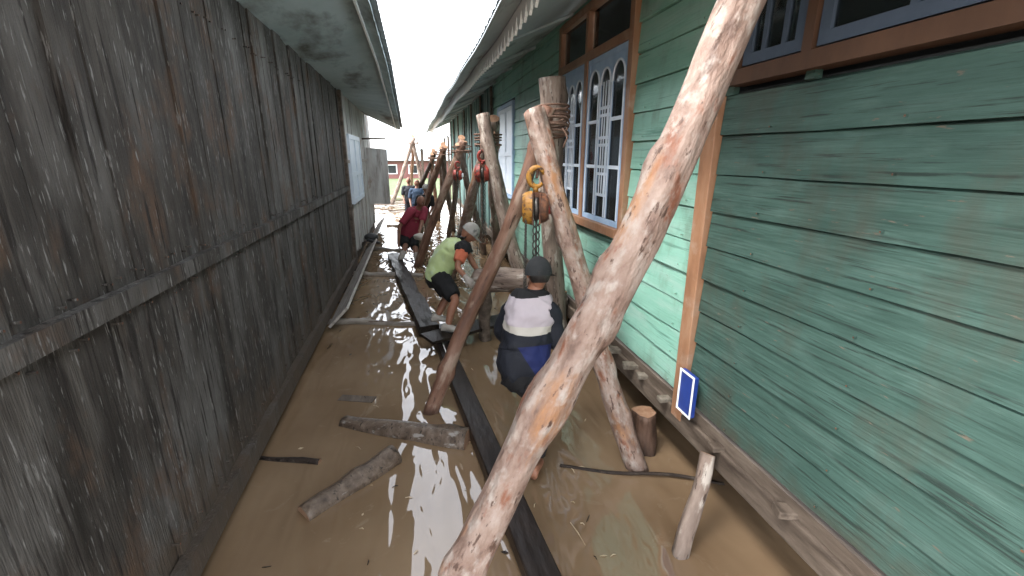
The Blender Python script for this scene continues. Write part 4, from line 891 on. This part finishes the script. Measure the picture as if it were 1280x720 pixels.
E = [('hip','waist'),('waist','chest'),('chest','neckb'),('neckb','neck'),('neck','headb'),('chest','shL'),('shL','elL'),('elL','wrL'),('chest','shR'),('shR','elR'),('elR','wrR'),
     ('hip','hipL'),('hipL','knL'),('knL','anL'),('hip','hipR'),('hipR','knR'),('knR','anR')]
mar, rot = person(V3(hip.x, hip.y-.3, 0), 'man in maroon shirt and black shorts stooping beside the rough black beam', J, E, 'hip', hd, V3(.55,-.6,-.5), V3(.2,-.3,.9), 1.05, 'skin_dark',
    hands=[dict(wrist=haL, wname='wrL', direction=V3(.1,-.1,-1), palm_n=(.7,0,0), pre='L'), dict(wrist=haR, wname='wrR', direction=V3(.1,-.5,-.7), palm_n=(-.7,0,0), pre='Rr', side=-1)])
cloth('shirt', [(hip+V3(0,.05,-.05), .18, .15), (hip, .185,.16), (hip.lerp(che,.5), .19,.16), (che, .21,.155), (che.lerp(nk,.6), .19,.13), (nk, .085,.08)], 'maroon', mar, (1,.3,0), 1)
for s_1, e_1 in ((shL, elL), (shR, elR)): cloth('sleeve', [(s_1.lerp(che,.35), .09, .09), (s_1, .085, .085), (s_1.lerp(e_1,.8), .07, .07)], 'maroon', mar, (1,0,0), 2)
for h_, k_ in ((V3(-.09,0,-.04), knL), (V3(.09,0,-.04), knR)): cloth('shorts', [(hip+h_*.5+V3(0,0,.03), .13, .13), (hip+h_, .125, .125), ((hip+h_).lerp(k_,.9), .09, .09)], 'black_cloth', mar, (1,0,0), 3)
for k_, a_ in ((knL, anL), (knR, anR)): vmesh('boot', [(k_.lerp(a_,.3), .068), (k_.lerp(a_,.7), .062), (a_, .055)], 'glove', mar, 1); shoe(mar, a_, (.6,-.8,0), 'glove')
eyes(mar, hd, rot); vmesh('hair', [(hd+V3(-.01,.02,.05), .09), (hd+V3(0,.05,0), .085)], 'hair', mar)
tag(MB().ball(haR+V3(.02,-.1,-.06), .10, 16, 10, (1.3,.8,.7), fn=lambda p: p*(1+.25*noise.noise(p*14))).build('cloth_bag', 'cream', None, smooth=True), 'small pale cloth bag held by the maroon shirted man', 'bag')

# --- standing men at the far end
def stander(px, ph, D, label, top_m, leg_m, capm, lean=0, turn=0):
    hd = atd(px, ph, D); s = 1.0; hd_z = hd.z; b0 = V3(hd.x, hd.y, 0); l = V3(lean, 0, 0)
    J = {'hip': (b0+V3(0,0,hd_z-.68), (.12,.10)), 'waist': (b0+V3(0,0,hd_z-.50)+l*.2, (.12,.09)), 'chest': (b0+V3(0,0,hd_z-.33)+l*.5, (.15,.10)), 'neckb': (b0+V3(0,0,hd_z-.17)+l*.8, .06), 'headb': (b0+V3(0,0,hd_z-.04)+l, .05)}
    E = [('hip','waist'),('waist','chest'),('chest','neckb'),('neckb','headb')]
    hands = []
    for sx, nm in ((-1,'L'),(1,'R')):
        J['sh'+nm] = (b0+V3(.17*sx,0,hd_z-.24)+l*.7, .055); J['el'+nm] = (b0+V3(.22*sx,-.04,hd_z-.50)+l*.4, .04); J['wr'+nm] = (b0+V3(.18*sx,-.18,hd_z-.66), .027)
        J['hp'+nm] = (b0+V3(.08*sx,0,hd_z-.72), .085); J['kn'+nm] = (b0+V3(.10*sx,-.03,hd_z-1.10), .058); J['an'+nm] = (b0+V3(.11*sx,0,hd_z-1.48), .04)
        E += [('chest','sh'+nm),('sh'+nm,'el'+nm),('el'+nm,'wr'+nm),('hip','hp'+nm),('hp'+nm,'kn'+nm),('kn'+nm,'an'+nm)]
        hands.append(dict(wrist=J['wr'+nm][0], wname='wr'+nm, direction=V3(0,-.5,-.6), palm_n=(-sx,0,0), pre='f'+nm, side=sx))
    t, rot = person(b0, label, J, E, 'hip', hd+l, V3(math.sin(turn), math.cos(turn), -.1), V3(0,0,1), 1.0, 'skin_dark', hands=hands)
    g = lambda k: Vector(J[k][0])
    cloth('shirt', [(g('hip')+V3(0,0,-.04), .165,.13), (g('waist'), .165,.13), (g('chest'), .195,.13), (g('neckb').lerp(g('chest'),.3), .17,.10), (g('neckb')+V3(0,0,.01), .075,.07)], top_m, t, (1,0,0), 1)
    for nm in 'LR':
        cloth('sleeve', [(g('sh'+nm).lerp(g('chest'),.3), .08,.08), (g('sh'+nm), .078,.078), (g('sh'+nm).lerp(g('el'+nm),.9), .062,.062)], top_m, t, (0,1,0), 2)
        cloth('trouser_leg', [(g('hp'+nm)+V3(0,0,.08), .11,.12), (g('hp'+nm), .105,.11), (g('kn'+nm), .085,.085), (g('an'+nm), .07,.07)], leg_m, t, (1,0,0), 3)
    eyes(t, hd+l, rot)
    if capm: cap(t, hd+l, rot, 1.06, capm)
    else: vmesh('hair', [(hd+l+V3(0,.0,.06), .085), (hd+l+V3(0,-.02,.01), .088)], 'hair', t)
stander(510.5, 226, 15.5, 'far man in dark navy clothes standing before the grass', 'navy', 'navy', None, 0, .3)
stander(519, 229, 14.6, 'far man in faded blue shirt standing beside the navy clad man', 'denim', 'denim', None, .05, 1.2)
stander(527, 236, 12.2, 'far man in dark shirt and pale cap behind the maroon shirted man', 'black_cloth', 'khaki', 'cap_white', .12, .9)

# ------------------------------------------------------------------ far end of the alley
rnd = random.Random(9); wood = [('grey', 'plank'), ('pale', 'fresh_block'), ('brown', 'dirty_plank')]
for i in range(10):
    p = onz(488+rnd.uniform(-2, 24), 246+i*2.1, .05+rnd.uniform(0, .12)); a = rnd.uniform(-.5, .6); l = rnd.uniform(.5, 1.1); d = V3(math.cos(a), math.sin(a), rnd.uniform(-.08, .12))*l
    plank('debris_plank', p-d, p+d, rnd.uniform(.10, .2), .04, wood[i % 3][1], wood[i % 3][0]+' plank in the heap of timber at the water\'s far edge', group='heap of loose planks at the far end', cat='plank')
rb = thing('red_building', (0, 44, 0), 'long low red building with pale sheet roof beyond the field', 'building')
b = MB(); b.box(-9, 9, 44, 50, -.1, 1.75); b.build('wall', 'red_wall', rb)
b = MB(); b.add([(-9.5,43.4,1.75),(9.5,43.4,1.75),(9.5,47,2.7),(-9.5,47,2.7),(-9.5,50.6,1.75),(9.5,50.6,1.75),(-9.5,43.4,1.68),(9.5,43.4,1.68),(9.5,50.6,1.68),(-9.5,50.6,1.68)], [(0,1,2,3),(3,2,5,4),(0,6,7,1),(4,5,8,9),(0,3,4,9,6),(1,7,8,5,2),(6,9,8,7)]); b.build('roof', 'zinc', rb)
for k in range(9):
    x = -8+k*1.9; b = MB(); frame(b, 0, 1, 0, 1, .1, 0, .05) if False else None
    b.box(x, x+.9, 43.93, 44.02, .5, 1.35); o = b.build('window', 'white', rb); b = MB(); b.box(x+.1, x+.8, 43.90, 43.94, .58, 1.27); b.build('pane', 'room', o)
aw = thing('tin_awning', (.9, 21.5, 0), 'small grey corrugated awning on posts past the end of the eave', 'awning')
b = MB(); n = 60
for i in range(n+1):
    y = 20.8+2.4*i/n; dz = .02*math.sin(i*PI/2); b.v += [V3(.35, y, 2.35+dz), V3(1.7, y, 3.0+dz), V3(.35, y, 2.36+dz+.004), V3(1.7, y, 3.01+dz)]
for i in range(n): b.f += [(4*i, 4*i+1, 4*i+5, 4*i+4), (4*i+2, 4*i+6, 4*i+7, 4*i+3)]
b.build('roof_sheet', 'zinc', aw)
for y in (20.9, 23.1):
    for x, h in ((.45, 2.37), (1.6, 2.92)): MB().box(x-.04, x+.04, y-.04, y+.04, -.1, h).build('post', 'dirty_plank', aw)
